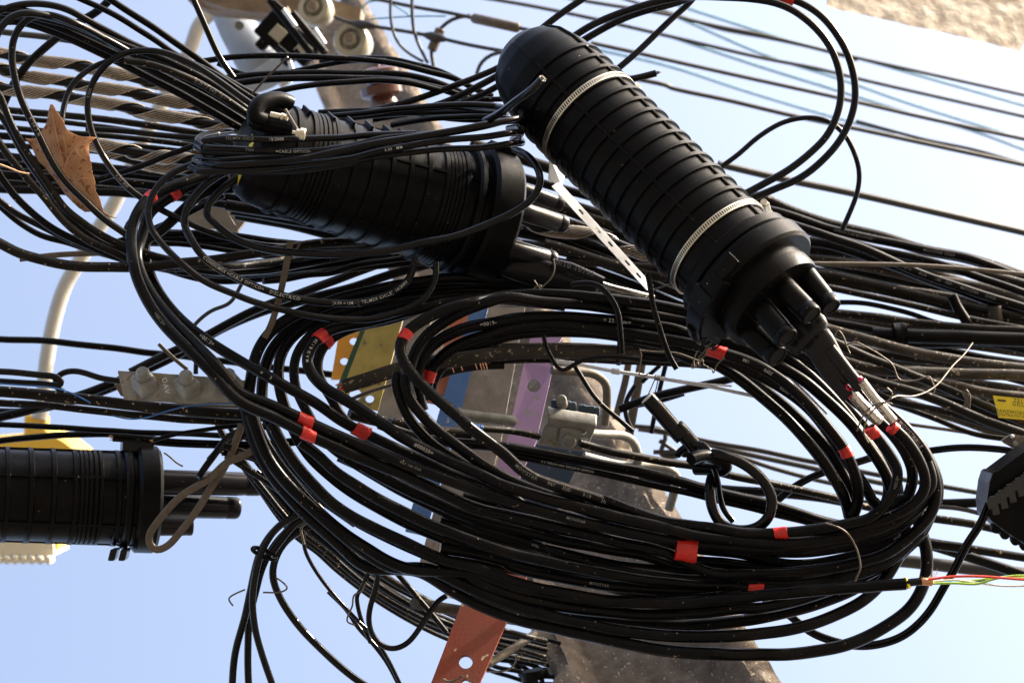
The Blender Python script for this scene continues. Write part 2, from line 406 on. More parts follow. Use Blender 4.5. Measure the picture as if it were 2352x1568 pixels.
# ------------------------------------------------------------------ concrete pole (H section with broken arrises)
def pole():
    base_c = P(1556, 1640, 4.62)                      # axis point near the bottom of the frame
    side = (EX*0.9 + EY*0.42); side = (side-UPW*side.dot(UPW)).normalized(); front = side.cross(UPW).normalized()
    if front.dot(EZ) < 0: front = -front
    V = []; F = []; zs = [-base_c.z+0.0] + [-1.2+0.035*i for i in range(150)]
    prof = [(-1, 1), (-.82, 1), (-.70, .9), (-.58, .55), (.45, .55), (.60, .9), (.72, 1), (.86, 1), (1, .86), (1, -1), (-1, -1)]
    fine = []
    for i in range(len(prof)):
        a, b = prof[i], prof[(i+1) % len(prof)]; m = 6 if abs(a[0]-b[0])+abs(a[1]-b[1]) > .3 else 3
        fine += [(a[0]+(b[0]-a[0])*k/m, a[1]+(b[1]-a[1])*k/m) for k in range(m)]
    n = len(fine)
    for z in zs:
        k = max(0.15, 1-0.085*(z+0.2)); hw, hd = 0.195*k, 0.13*k
        for (u, v) in fine:
            p = base_c + UPW*z + side*hw*u + front*hd*v
            nz = noise.noise(p*22)*0.006 + noise.noise(p*60)*0.003
            if abs(u) > .78 and v > .8 or u > .9: nz += min(0, noise.noise(p*9+Vector((3, 1, 2)))+.12)*0.05
            V.append(p + (side*u+front*v).normalized()*nz)
    for j in range(len(zs)-1):
        F += [(j*n+i, j*n+(i+1) % n, (j+1)*n+(i+1) % n, (j+1)*n+i) for i in range(n)]
    F += [tuple(range(n))[::-1], tuple(range((len(zs)-1)*n, len(zs)*n))]
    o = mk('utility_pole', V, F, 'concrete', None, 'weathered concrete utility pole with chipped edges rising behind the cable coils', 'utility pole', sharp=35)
    return o
pole()

# ------------------------------------------------------------------ concrete slab in the top right corner
def slab():
    pts = rows('C 1100,-14:5.6 1500,78 2000,186 2420,290:5.6'); far = rows('C 1180,-420:5.9 1600,-330 2100,-220 2500,-120:5.9')
    mb = MB(); n = 60; V = []; F = []; m = 22
    for i in range(n+1):
        t = i/n*3; k = min(int(t), 2); f = t-k
        a = pts[k].lerp(pts[k+1], f); b = far[k].lerp(far[k+1], f)
        for j in range(m+1):
            p = a.lerp(b, j/m)-EZ*0.15*(1-j/m)
            if j == 0: p = p + (a-b).normalized()*noise.noise(p*30)*0.006
            V.append(p+EZ*noise.noise(p*40)*0.004)
    for i in range(n):
        F += [(i*(m+1)+j, i*(m+1)+j+1, (i+1)*(m+1)+j+1, (i+1)*(m+1)+j) for j in range(m)]
    N = len(V); back = [v+(-EZ*0.5+(EX*.35+EY*.93)*.22) for v in V]; V2 = V+back
    F2 = list(F)+[tuple(i+N for i in f[::-1]) for f in F]
    ring = [i*(m+1) for i in range(n+1)]
    for r_ in ([i*(m+1) for i in range(n+1)], [i*(m+1)+m for i in range(n+1)], list(range(m+1)), list(range(n*(m+1), n*(m+1)+m+1))):
        F2 += [(a, b, b+N, a+N) for a, b in zip(r_, r_[1:])]
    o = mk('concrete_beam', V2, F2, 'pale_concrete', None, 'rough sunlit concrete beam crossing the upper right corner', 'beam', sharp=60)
    bm = bmesh.new(); bm.from_mesh(o.data); bmesh.ops.recalc_face_normals(bm, faces=bm.faces); bm.to_mesh(o.data); bm.free()
slab()

# ------------------------------------------------------------------ street lamp (far, out of focus)
def lamp():
    e = empty('street_lamp', P(200, 1000, 6.6), 'white curved arm street lamp with yellow head far behind the cables', 'street lamp')
    cable('A 1900,560:6.8 1750,330 1600,140 1450,70 1330,150 1250,350 1000,820 760,1340 D 620,90 540,230 430,420 370,600 330,780 300,980 285,1180 260,1300:6.5', 34, 'lamp_white', parent=e, name='arm', sides=24)
    d = 6.5
    V = rows(f'F -90,1010:{d} 40,1000 95,985 150,1018 178,1040 160,1062 140,1100 132,1262 -90,1262')
    polygon_plate(V, 'lamp_yellow', 0.24, 'housing', e)
    V = rows(f'F -80,1238:{d-.02} 122,1240 124,1275 -80,1275'); polygon_plate(V, 'lamp_cream', 0.22, 'diffuser', e)
    mb = MB()
    for i in range(11):
        c = P(-75+i*19, 1284, d-.02); mb.box(c, EX, EY, EZ, px(6, d), px(9, d), 0.03)
    mb.mk('serrated_rim', 'lamp_cream', e, smooth=False, bevel=.004)
    blk('neck', 'F', 85, 985, d+.03, 26, 34, 26, 0, 'lamp_yellow', e, bevel=.01)
lamp()

# ------------------------------------------------------------------ far hardware at the pole head
def head():
    d = 6.3
    e = empty('crossarm', P(560, 5, d), 'blurred brown crossarm at the pole head in the upper left', 'crossarm')
    V = rows(f'F 430,-60:{d} 640,-40 830,20 826,52 640,44 560,30 478,22 430,0'); polygon_plate(V, 'wood', 0.14, 'beam', e)
    V = rows(f'A 1330,0:{d-.3} 1480,-10 1900,40 1900,96 1650,80 1480,50'); polygon_plate(V, 'wood', 0.10, 'brace', e)
    e = empty('transformer_tank', P(560, 90, 6.6), 'pale blue grey metal bracket body below the blurred crossarm', 'bracket')
    mb = MB().lathe(PT('A', 1480, 60, 6.6), PT('A', 1760, 470, 6.5), [(0, .02), (.06, .04), (.3, .05), (.7, .06), (1, .066)], 40)
    mb.mk('body', 'transformer_white', e, sharp=50)
    MB().cyl(PT('A', 1740, 440, 6.49), PT('A', 1775, 500, 6.48), .075, n=40).mk('rim', 'transformer_white', e, sharp=50)
    MB().cyl(PT('A', 1580, 165, 6.45), PT('A', 1584, 172, 6.42), .012).mk('bolt', 'galvanised', e, sharp=50)
    ins = [(2085, 60, 6.2, 40, 'cream porcelain insulator at the top edge above the others'), (2330, 275, 6.2, 43, 'cream porcelain insulator beside the thick wire connector')]
    for x, y, d, r, lab in ins:
        e = empty('insulator', PT('A', x, y, d), lab, 'insulator', 'porcelain insulators on the pole head')
        c = PT('A', x, y, d); ax = (EZ*0.9-EX*.25+EY*.2).normalized(); k = px(r, d)
        MB().lathe(c-ax*k*1.6, c+ax*k*.5, [(0, k*.5), (.2, k*.62), (.35, k*.9), (.6, k*1.0), (.85, k), (.93, k*.9), (.94, k*.62), (.75, k*.55), (.74, k*.4), (1.0, k*.33), (1.01, 0.001)], 40, cap=False).mk('shell', 'porcelain', e, sharp=40)
        MB().cyl(c-ax*k*.2, c+ax*k*.62, k*.24).mk('pin', 'wood', e, sharp=40)
    for x, y, r, lab in ((1450, 560, 36, 'brown glazed insulator with dark skirts behind the thin coil'),):
        d = 5.7; e = empty('spool_insulator', PT('B', 300, 590, d), lab, 'insulator')
        a, b = PT('B', 285, 450, d), PT('B', 330, 690, d); k = px(48, d)
        MB().lathe(a, b, [(0, k*.7), (.1, k), (.3, k), (.38, k*.6), (.45, k*.6), (.52, k), (.75, k), (.85, k*.6), (1, k*.7)], 36).mk('body', 'brown_glaze', e, sharp=50)
        MB().cyl(a-(b-a)*.25, b+(b-a)*.25, k*.16).mk('bolt', 'galvanised_dark', e, sharp=50)
    d = 5.9
    for i, (x, y, h, lab) in enumerate(((800, 380, 34, 'black fuse box with a pale square label below the crossarm'), (1085, 560, 30, 'black fuse box with a pale square label nearest the thin coil'))):
        e = empty('fuse_box', PT('X', x, y, d), lab, 'fuse box', 'black fuse boxes at the pole head')
        blk('body', 'X', x-20, y-10, d, h*1.15, h*1.0, 22, -42, 'closure_plastic', e, bevel=.006)
        blk('label_plate', 'X', x, y, d-.035, 16, 16, 2, -42, 'porcelain', e, bevel=.001)
        blk('cap', 'X', x-110, y+50, d, 12, 34, 20, -42, 'closure_plastic', e, bevel=.006)
    e = empty('switch_blade', PT('X', 1050, 320, d), 'dark switch rods slanting beside the fuse boxes', 'switch')
    for x0, y0, x1, y1, r in ((700, 0, 1180, 620, 8), (960, 150, 1340, 610, 9), (740, 10, 1010, 250, 6), (1000, 560, 1060, 640, 5), (790, 520, 930, 640, 5)):
        MB().cyl(PT('X', x0, y0, d-.1), PT('X', x1, y1, d-.1), px(r, d)).mk('rod', 'closure_plastic', e, sharp=50)
    for x0, y0, x1, y1 in ((860, 110, 1000, 300), (1215, 330, 1330, 500), (930, 690, 965, 800)):
        MB().cyl(PT('X', x0, y0, d-.16), PT('X', x1, y1, d-.16), px(5, d)).mk('contact', 'bright_steel', e, sharp=50)
head()

# ------------------------------------------------------------------ flat bars on the pole
def bar(s, mat, label, cat='metal bar', thick=.006, holes='', hr=0, d=4.35, group=None, name='crossarm_bar'):
    raw = parse(s, d); kn = [(q[1], float(k.split(':')[1])) for q, k in zip(raw, [k for k in s.split() if k not in TILE]) if ':' in k]
    if len(kn) > 1 and abs(kn[0][0]-kn[1][0]) > 5:         # one flat tilted plane: distance changes with height only
        for q in raw: q[2] = kn[0][1]+(kn[1][1]-kn[0][1])*(q[1]-kn[0][0])/(kn[1][0]-kn[0][0])
    pts = [P(*q) for q in raw]; hs = []
    for h in holes.split():
        if h in TILE: t = h; continue
        x, y, r = map(float, h.split(','))
        c = conv(t, x, y)
        hs.append([P(c[0]+r*math.cos(a*math.pi/12), c[1]+r*math.sin(a*math.pi/12), 0) for a in range(24)] if 0 else (c, r))
    n = (pts[1]-pts[0]).cross(pts[-1]-pts[0]).normalized()
    holes_w = []
    for c, r in hs:
        loop = []
        for a in range(24):
            q = P(c[0]+r*math.cos(a*math.pi/12), c[1]+r*math.sin(a*math.pi/12), 4.0)
            dr = (q-CAM).normalized(); loop.append(CAM+dr*((pts[0]-CAM).dot(n)/dr.dot(n)))
        holes_w.append(loop)
    return polygon_plate(pts, mat, thick, name, holes=holes_w, label=label, cat=cat, group=group)
bar('E -20,1030:4.62 110,1030 290,560:4.7 60,560', 'orange_paint', 'narrow orange flat bar with a row of round holes left of the yellow one', holes='E 190,660,9 129,780,9.5 66,912,9.5', thick=.005)
bar('E 0,1130:4.58 62,1140 300,500:4.68 258,500', 'green_paint', 'thin dark green bar edge between the orange and yellow bars', thick=.008)
bar('E 20,1190:4.54 290,1235 500,470:4.66 296,470', 'yellow_paint', 'wide worn mustard yellow flat bar on the left side of the pole', holes='E 140,1130,14 235,1160,10', thick=.006)
bar('E 285,1262:4.50 452,1292 690,480:4.62 505,480', 'grey_paint', 'plain grey flat bar between the yellow bar and the red brown one', thick=.006)
bar('E 610,1180:4.47 722,1205 905,560:4.57 800,560', 'rust_paint', 'rust red flat bar squeezed beside the blue bar', thick=.006)
bar('I 470,560:4.36 600,590 E 838,1235 1018,560:4.54 905,560 E 705,1210', 'blue_paint', 'bright blue flat bar between the rust red bar and the broad grey plate', thick=.006)
bar('I 560,790:4.38 850,880 E 1105,1432 1262,560:4.53 1028,560 E 838,1240', 'grey_paint', 'broad weathered grey plate behind the threaded rod', thick=.01)
bar('I 880,870:4.20 985,890 I 1110,490 I 1240,180 E 1336,1448 1446,960 1420,922 1513,744:4.36 1302,744 1256,925 1142,1440 I 1080,110 I 985,450', 'purple_paint', 'lilac painted flat bar with one round bolt hole in front of the pole', holes='E 1320,1074,15.6', thick=.005)
bar('I 1120,820:4.34 1290,850 I 1410,560 1600,150 E 1660,1500 1340,1460:4.38 I 1255,130 I 1115,480', 'navy_paint', 'dark navy blue flat bar with scratched edges behind the lower coil', thick=.006)
bar('I 620,1620:4.02 930,1640 1180,1070 1300,800:4.18 1000,770 850,1020', 'red_paint', 'brick red flat bar with a round hole hanging at the bottom of the frame', holes='I 870,1425,16 I 870,1566,10', thick=.007)
bar('R -100,840:4.62 240,830 R 330,500 R 130,500:4.66', 'grey_paint', 'short brown grey bracket plate behind the upper run of the coil', thick=.01)

# threaded rods
def threaded(a, b, r, label, name='threaded_rod', mat='galvanised', parent=None, pitch=.0026):
    L = (b-a).length; n = int(L/pitch*2); prof = []
    for i in range(n+1): prof.append((i/n, r*(1.0 if i % 2 else .86)))
    mb = MB().lathe(a, b, [(0, r*.2), (.002, r*.8)]+prof[1:-1]+[(.998, r*.8), (1, r*.2)], 24)
    return mb.mk(name, mat, parent, label=label, cat='threaded rod' if not parent else None, sharp=30)
threaded(PT('E', 806, 1262, 4.17), PT('E', 1190, 1312, 4.27), px(13, 4.2), 'grey galvanised threaded rod ending beside the lilac bar')
threaded(PT('I', 526, 1040, 4.10), PT('I', 1330, 1170, 4.35), px(13, 4.2), 'rusty threaded rod running behind the brick red bar', mat='galvanised_dark')

# galvanised hooks and steps on the right of the pole
cable('E 1440,975:4.22 1600,985 1720,1000 1795,1060 1805,1150 1800,1240 1790,1330:4.3', 20, 'galvanised_dark', 'grey galvanised rod hook bent round the right edge of the pole, the upper one', 'galvanised hooks on the pole', name='rod_hook', cat='hook')
cable('E 1690,1392:4.16 1800,1400 1910,1405 1975,1440 2000,1500 I 2010,60 2010,140:4.26', 21, 'galvanised', 'grey galvanised rod hook coming out of the bolted clamp', 'galvanised hooks on the pole', name='rod_hook', cat='hook')
cable('I 1650,70:4.22 1900,130 2200,150 2260,190 2250,300 2215,420:4.3', 22, 'galvanised', 'flat grey galvanised strap hook below the bolted clamp', 'galvanised hooks on the pole', name='rod_hook', cat='hook')
cable('E 1950,900:4.7 1925,1050 1890,1180 1860,1300:4.7', 16, 'brown_ribbon', 'rusty flat steel strap right of the pole, the left one of the pair', 'rusty straps right of the pole', name='steel_strap', cat='strap', flat=.3)
cable('E 2040,880:4.7 2010,1060 1985,1200 1950,1400:4.7', 21, 'brown_ribbon', 'rusty flat steel strap right of the pole, the right one of the pair', 'rusty straps right of the pole', name='steel_strap', cat='strap', flat=.3)

# groove clamp on the lilac bar
def groove_clamp():
    d = 4.16; e = empty('groove_clamp', PT('W', 1000, 700, d), 'cast aluminium cable clamp with raised lettering beside the lilac bar', 'clamp')
    O = lambda x, y, z: PT('W', x, y, d-z)
    V = []; F = []
    prof = [(700, 345, 660, .020), (700, 420, 640, .030), (700, 520, 640, .036), (690, 600, 610, .030), (640, 650, 600, .020), (600, 760, 560, .020), (560, 900, 520, .022), (515, 940, 500, .016)]
    for (xl, y, xr0, z) in prof:
        xr = 1480 if y < 500 else 1480-(y-500)*.40
        for t in range(9):
            x = xl+(xr-xl)*t/8; yy = y+(x-xl)*.155
            V.append(O(x, yy, z))
    n = 9
    for j in range(len(prof)-1): F += [(j*n+i, j*n+i+1, (j+1)*n+i+1, (j+1)*n+i) for i in range(8)]
    N = len(V); V += [v-EZ*.045 for v in V]; F += [tuple(i+N for i in f[::-1]) for f in F]
    m = len(prof)
    for r_ in ([i for i in range(n)], [(m-1)*n+i for i in range(n)], [j*n for j in range(m)], [j*n+n-1 for j in range(m)]):
        F += [(a, b, b+N, a+N) for a, b in zip(r_, r_[1:])]
    o = mk('body', V, F, 'galvanised', e, sharp=60, bevel=.002)
    bm = bmesh.new(); bm.from_mesh(o.data); bmesh.ops.recalc_face_normals(bm, faces=bm.faces); bm.to_mesh(o.data); bm.free()
    blk('bolt_seat', 'W', 1050, 830, d-.024, 25, 22, 3, -10, 'galvanised', e, bevel=.002)
    blk('raised_pad', 'W', 740, 740, d-.021, 17, 14, 2, -10, 'galvanised', e, bevel=.002)
    MB().lathe(O(1035, 880, .018), O(1030, 885, .034), [(0, px(19, 4)), (.7, px(19, 4)), (1, px(15, 4))], 32).mk('bolt_head', 'galvanised', e, sharp=40)
    threaded(O(935, 330, .0), O(915, 225, .03), px(13, 4), None, 'bolt_end', 'galvanised', e)
    V, F = text_mesh('AVO', .020)
    q = Matrix.Rotation(R(100), 3, EZ)
    W = [O(1290, 850, .0243)+q @ (EX*v.x+EY*v.y) for v in V]
    mk('cast_lettering', W, F, 'bright_steel', e, smooth=False)
    for x, y, w_ in ((950, 310, 26), (1355, 390, 22)):
        mb = MB()
        for k in range(4): mb.box(PT('W', x+(k-1.5)*w_*3.4, y+(k-1.5)*11+(k % 2)*8, d+.005), EX, EY, EZ, px(w_*.40, 4), px(11, 4), .012)
        mb.mk('serrated_washer', 'navy_paint', e, smooth=False, bevel=.003)
groove_clamp()

# three bolt clamp on the left
def bolt_clamp():
    d = 3.98; e = empty('bolted_clamp', PT('D', 1200, 1100, d), 'grey galvanised three bolt guy clamp on the left hand messenger wires', 'clamp')
    polygon_plate(rows(f'D 778,978:{d} 1000,990 1400,1020 1660,1046 1660,1215 1300,1200 820,1168'), 'galvanised', .012, 'front_plate', e)
    polygon_plate(rows(f'D 752,1066:{d+.018} 800,1070 1640,1130 1640,1228 1300,1212 800,1145'), 'galvanised_dark', .014, 'rear_plate', e)
    for x, y in ((955, 1052), (1240, 1072), (1520, 1062)):
        c = PT('D', x, y+8, d-.012); q = Matrix.Rotation(R(-42), 3, EX) @ Matrix.Rotation(R(38), 3, EZ)
        o = MB().box(c, q @ EX, q @ EY, q @ EZ, px(24, d), px(24, d), px(20, d)).mk('nut', 'galvanised', e, smooth=False, bevel=.005)
        ax = q @ EZ
        threaded(c+ax*px(10, d), c+ax*px(44, d), px(16, d), None, 'bolt', 'galvanised', o, pitch=.0035)
    V, F = text_mesh('OAV', .012); q = Matrix.Rotation(R(-78), 3, EZ)
    mk('cast_lettering', [PT('D', 1095, 1075, d-.0005)+q @ (EX*v.x+EY*v.y) for v in V], F, 'bright_steel', e, smooth=False)
bolt_clamp()

# ------------------------------------------------------------------ dome closures
def closure(label, A, dA, B, dB, prof, ribs, longr, mat='closure_plastic', fine=(), nphi=132, rib_h=.0044, rib_w=.0034, name='splice_closure'):
    a, b = P(*A, dA), P(*B, dB); ax = (b-a).normalized(); L = (b-a).length
    u = (EZ-ax*EZ.dot(ax)).normalized(); v = ax.cross(u)
    e = empty(name, a, label, 'splice closure')
    ts = set(i/150 for i in range(151))
    for r_ in list(ribs)+list(fine):
        for k in (-1.6, -1.0, -.6, .6, 1.0, 1.6): ts.add(min(1, max(0, r_+k*rib_w/L/ (1 if r_ in ribs else 1.3))))
    ts = sorted(ts)
    def rad(t):
        for (t0, r0), (t1, r1) in zip(prof, prof[1:]):
            if t <= t1: return r0+(r1-r0)*(t-t0)/max(t1-t0, 1e-6)
        return prof[-1][1]
    phis = [2*math.pi*i/nphi for i in range(nphi)]
    for lp in longr:
        for k in (-.035, -.022, -.012, .012, .022, .035): phis.append((lp+k) % (2*math.pi))
    phis = sorted(phis); n = len(phis); V = []; F = []
    start = prof[3][0] if len(prof) > 3 else .1
    for t in ts:
        r0 = rad(t); h = 0
        for r_ in ribs:
            if abs(t-r_)*L < rib_w*1.05: h = rib_h
        for r_ in fine:
            if abs(t-r_)*L < rib_w*.8: h = max(h, rib_h*.8)
        for p in phis:
            hh = h
            if t > start:
                for lp in longr:
                    dd = abs((p-lp+math.pi) % (2*math.pi)-math.pi)
                    if .010 < dd < .024: hh = max(hh, rib_h*.8)
            V.append(a+ax*L*t+(u*math.cos(p)+v*math.sin(p))*(r0+hh))
    for j in range(len(ts)-1): F += [(j*n+i, j*n+(i+1) % n, (j+1)*n+(i+1) % n, (j+1)*n+i) for i in range(n)]
    F += [tuple(range(n))[::-1], tuple(range((len(ts)-1)*n, len(ts)*n))]
    o = mk('dome', V, F, mat, e, sharp=28)
    bm = bmesh.new(); bm.from_mesh(o.data); bmesh.ops.recalc_face_normals(bm, faces=bm.faces); bm.to_mesh(o.data); bm.free()
    o.data.set_sharp_from_angle(angle=R(28))
    fr = (a, ax, u, v, L)
    return e, fr
def ring(fr, t0, t1, r, r_in, mat, name, parent, phi=None, n=72, bev=.002, **k):
    """collar round a closure between two stations; phi limits it to an arc"""
    a, ax, u, v, L = fr; full = phi is None; p0, p1 = phi or (0, 2*math.pi)
    sec = [(t0*L, r_in), (t0*L, r-bev), (t0*L+bev, r), (t1*L-bev, r), (t1*L, r-bev), (t1*L, r_in)]; m = len(sec)
    V = []; F = []; cnt = n if full else n+1
    for i in range(cnt):
        p = p0+(p1-p0)*i/n
        for (x, rr) in sec: V.append(a+ax*x+(u*math.cos(p)+v*math.sin(p))*rr)
    for i in range(n):
        j = (i+1) % cnt
        F += [(i*m+k_, i*m+(k_+1) % m, j*m+(k_+1) % m, j*m+k_) for k_ in range(m)]
    if not full: F += [tuple(range(m)), tuple(range((cnt-1)*m, cnt*m))]
    o = mk(name, V, F, mat, parent, sharp=30, **k)
    bm = bmesh.new(); bm.from_mesh(o.data); bmesh.ops.recalc_face_normals(bm, faces=bm.faces); bm.to_mesh(o.data); bm.free()
    o.data.set_sharp_from_angle(angle=R(30))
    return o
def at_ring(fr, t, phi, r):
    a, ax, u, v, L = fr; rd = u*math.cos(phi)+v*math.sin(phi)
    return a+ax*L*t+rd*r, rd, ax.cross(rd)
def hose_clamp(fr, t, r, e, label, phi_s):
    a, ax, u, v, L = fr; hw = px(7.5, 4)
    b = ring(fr, t-hw/L, t+hw/L, r+.0012, r-.002, 'stainless', 'hose_clamp', e, bev=.0005, n=96)
    mb = MB(); step = .0042/r; sgn_ = 1 if phi_s > 0 else -1; p = phi_s-sgn_*.2
    while abs(phi_s-p) < 3.0:
        c, rd, tg = at_ring(fr, t, p, r+.0013)
        mb.box(c, (ax+tg*.15).normalized(), tg, rd, hw*.6, .0011, .0004); p -= step*sgn_
    mb.mk('slot', 'black_ink', b, smooth=False)['kind'] = 'stuff'
    c, rd, tg = at_ring(fr, t, phi_s, r+.006)
    h = MB().box(c, ax, tg, rd, hw*1.15, .013, .006).mk('screw_housing', 'stainless', b, smooth=False, bevel=.002)
    MB().cyl(c-tg*.024, c+tg*.018, .0055, n=18).mk('screw', 'stainless', b, sharp=40)
    MB().cyl(c-tg*.026, c-tg*.020, .008, n=6).mk('screw_head', 'stainless', b, sharp=40)
def port(a, b, r, parent, mat='closure_plastic', name='cable_port'):
    MB().lathe(a, b, [(0, r*1.03), (.82, r*.97), (.83, r*.94), (.86, r*.94), (.87, r*.97), (.97, r*.96), (.995, r*.90), (1.0, r*.86), (1.0, r*.72), (.985, r*.68), (.985, r*.05)], 36).mk(name, mat, parent, sharp=32)

# main closure, upper right
m = px(1, 3.9)
r0 = 128*m
prof2 = [(0, 4*m), (.008, 30*m), (.028, 62*m), (.06, 92*m), (.105, 114*m), (.16, 125*m), (.22, r0), (.92, 128*m), (.93, 134*m), (1, 134*m)]
ribs2 = [.205+i*.0468 for i in range(15)]
e2, f2 = closure('large black ribbed dome splice closure held by two hose clamps', (1178, 100), 4.06, (1722, 640), 3.80, prof2, ribs2, [0.06, 1.1, -1.0, 2.2, -2.1, 3.2], nphi=144)
hose_clamp(f2, .338, r0+.004, e2, '', 2.0 if (f2[3].dot(EX) > 0) else -2.0)
hose_clamp(f2, .875, r0+.004, e2, '', 1.65 if (f2[3].dot(EX) > 0) else -1.65)
sg = 1 if f2[3].dot(EX) > 0 else -1          # +phi side is the upper right one when sg is 1
ring(f2, .935, .965, 150*m, 100*m, 'closure_plastic', 'shoulder', e2)
col = ring(f2, .972, 1.035, 160*m, 110*m, 'closure_plastic', 'locking_collar', e2, bev=.005)
ring(f2, .985, 1.045, 178*m, 150*m, 'closure_plastic', 'clamp_lever', e2, phi=(-sg*0.35, -sg*1.95), bev=.003, n=30)
ring(f2, .995, 1.03, 186*m, 158*m, 'closure_plastic', 'lever_tip', e2, phi=(-sg*1.3, -sg*2.15), bev=.006, n=20)
c, rd, tg = at_ring(f2, 1.012, -sg*.25, 166*m); MB().box(c, f2[1], tg, rd, .012, .026, .007).mk('latch', 'closure_plastic', col, smooth=False, bevel=.002)
c, rd, tg = at_ring(f2, 1.012, -sg*.75, 172*m); MB().box(c, f2[1], tg, rd, .02, .018, .008).mk('latch', 'closure_plastic', col, smooth=False, bevel=.002)
mb = MB()
for i in range(7):
    p = -sg*(1.45+i*.09); c, rd, tg = at_ring(f2, 1.045, p, 172*m); t2 = (tg*(.6 if i % 2 else -.6)+rd*.8).normalized()
    mb.box(c, t2, f2[1], t2.cross(f2[1]), .008, .0012, .001)
mb.mk('lattice', 'closure_plastic', e2, smooth=False)
a2, ax2, u2, v2, L2 = f2
base = a2+ax2*L2
MB().lathe(base-ax2*.01, base+ax2*.062, [(0, 128*m), (.62, 122*m), (.63, 126*m), (.9, 126*m), (1, 122*m), (1, 0.001)], 64).mk('base_plate', 'closure_plastic', e2, sharp=35)
MB().cyl(base+ax2*.005, base+ax2*.03, 140*m, 112*m, 64).mk('seal_ring', 'closure_plastic', e2, sharp=35)
for (x0, y0, x1, y1, d0, d1, rr) in ((1814, 588, 1910, 708, 3.80, 3.735, 26), (1766, 625, 1866, 726, 3.76, 3.695, 26), (1718, 674, 1810, 778, 3.76, 3.695, 27), (1688, 728, 1788, 820, 3.79, 3.725, 27)):
    port(P(x0, y0, d0), P(x1, y1, d1), rr*m, e2)
# oval port with heat shrink fingers
blob = [P(1790, 700, 3.80), P(1830, 735, 3.77), P(1855, 758, 3.76), P(1880, 790, 3.75), P(1900, 830, 3.75)]
def oval(path, ra, rb, name, parent, mat='closure_gloss', n=28):
    fr = frames(path); V = []; F = []
    for i, c in enumerate(path):
        t, s_, f = fr[i]
        for k in range(n):
            q = 2*math.pi*k/n; V.append(c+s_*math.cos(q)*ra[i]+f*math.sin(q)*rb[i])
    for i in range(len(path)-1): F += [(i*n+k, i*n+(k+1) % n, (i+1)*n+(k+1) % n, (i+1)*n+k) for k in range(n)]
    F += [tuple(range(n)), tuple(range((len(path)-1)*n, len(path)*n))[::-1]]
    o = mk(name, V, F, mat, parent, sharp=50)
    bm = bmesh.new(); bm.from_mesh(o.data); bmesh.ops.recalc_face_normals(bm, faces=bm.faces); bm.to_mesh(o.data); bm.free()
    s = o.modifiers.new('soft', 'SUBSURF'); s.levels = 1; s.render_levels = 1
    return o
oval([P(1778, 690, 3.83), P(1825, 738, 3.79), P(1858, 772, 3.77), P(1872, 786, 3.765)], [58*m, 60*m, 57*m, 46*m], [30*m, 30*m, 28*m, 22*m], 'oval_port', e2)
boot = oval([P(1862, 770, 3.77), P(1885, 792, 3.765), P(1896, 812, 3.765), P(1912, 842, 3.765), P(1930, 866, 3.765), P(1946, 886, 3.765)], [44*m, 36*m, 34*m, 34*m, 33*m, 20*m], [24*m, 22*m, 20*m, 18*m, 17*m, 10*m], 'heat_shrink_boot', e2)
MB().tube([P(1905, 800, 3.755), P(1930, 832, 3.755), P(1953, 862, 3.755), P(1972, 884, 3.755), P(1978, 889, 3.755)], 15*m, 20).mk('shrink_finger', 'closure_gloss', boot, sharp=60)
MB().tube([P(1885, 830, 3.765), P(1908, 862, 3.765), P(1930, 890, 3.765), P(1943, 905, 3.765), P(1948, 910, 3.765)], 17*m, 20).mk('shrink_finger', 'closure_gloss', boot, sharp=60)
MB().lathe(P(1936, 886, 3.763), P(1955, 912, 3.763), [(0, 11*m), (.3, 13*m), (.6, 12*m), (1, 7*m)], 20).mk('red_sealant', 'mastic', e2, sharp=60)
MB().lathe(P(1968, 868, 3.753), P(1984, 890, 3.753), [(0, 11*m), (.3, 12*m), (.6, 11*m), (1, 7*m)], 20).mk('red_sealant', 'mastic', e2, sharp=60)

# middle closure under the thin coil
m1 = px(1, 4.0)
prof1 = [(0, 40*m1), (.006, 72*m1), (.03, 102*m1), (.07, 116*m1), (.13, 121*m1), (.25, 123*m1), (.75, 138*m1), (.82, 141*m1), (1, 143*m1)]
ribs1 = [.16, .30+.0, .375, .50, .572, .645, .718]
fine1 = [.235, .25, .265, .28, .745, .760, .775]
e1, f1 = closure('conical black ribbed splice closure with yellow warning sticker and thin coil round it', (550, 340), 3.96, (1128, 506), 4.14, prof1, [.155, .215, .30, .37, .44, .51, .58, .65, .72, .80], [.75, -.55, 1.9, -1.7, 3.0], fine=[.232, .249, .266, .283, .737, .752, .767, .782], nphi=132)
s1 = 1 if f1[3].dot(EY) > 0 else -1
ring(f1, .84, .87, 158*m1, 120*m1, 'closure_plastic', 'shoulder', e1, bev=.004)
ring(f1, .90, 1.02, 166*m1, 120*m1, 'closure_plastic', 'locking_collar', e1, bev=.006)
for ph, tt in ((s1*1.45, .96), (s1*1.9, .97), (-s1*1.6, .96)):
    c, rd, tg = at_ring(f1, tt, ph, 165*m1); MB().box(c, f1[1], tg, rd, .02, .022, .012).mk('latch', 'closure_plastic', e1, smooth=False, bevel=.003)
for i, tt in enumerate((.19, .285, .36, .43, .50, .56)):        # fins standing on the top edge
    rr = (116+40*max(0, tt-.25))*m1; c, rd, tg = at_ring(f1, tt, s1*1.35, rr+.006)
    MB().box(c-rd*.006, f1[1], tg, rd, .0022, .022, .012).mk('fin', 'closure_plastic', e1, smooth=False, bevel=.001)
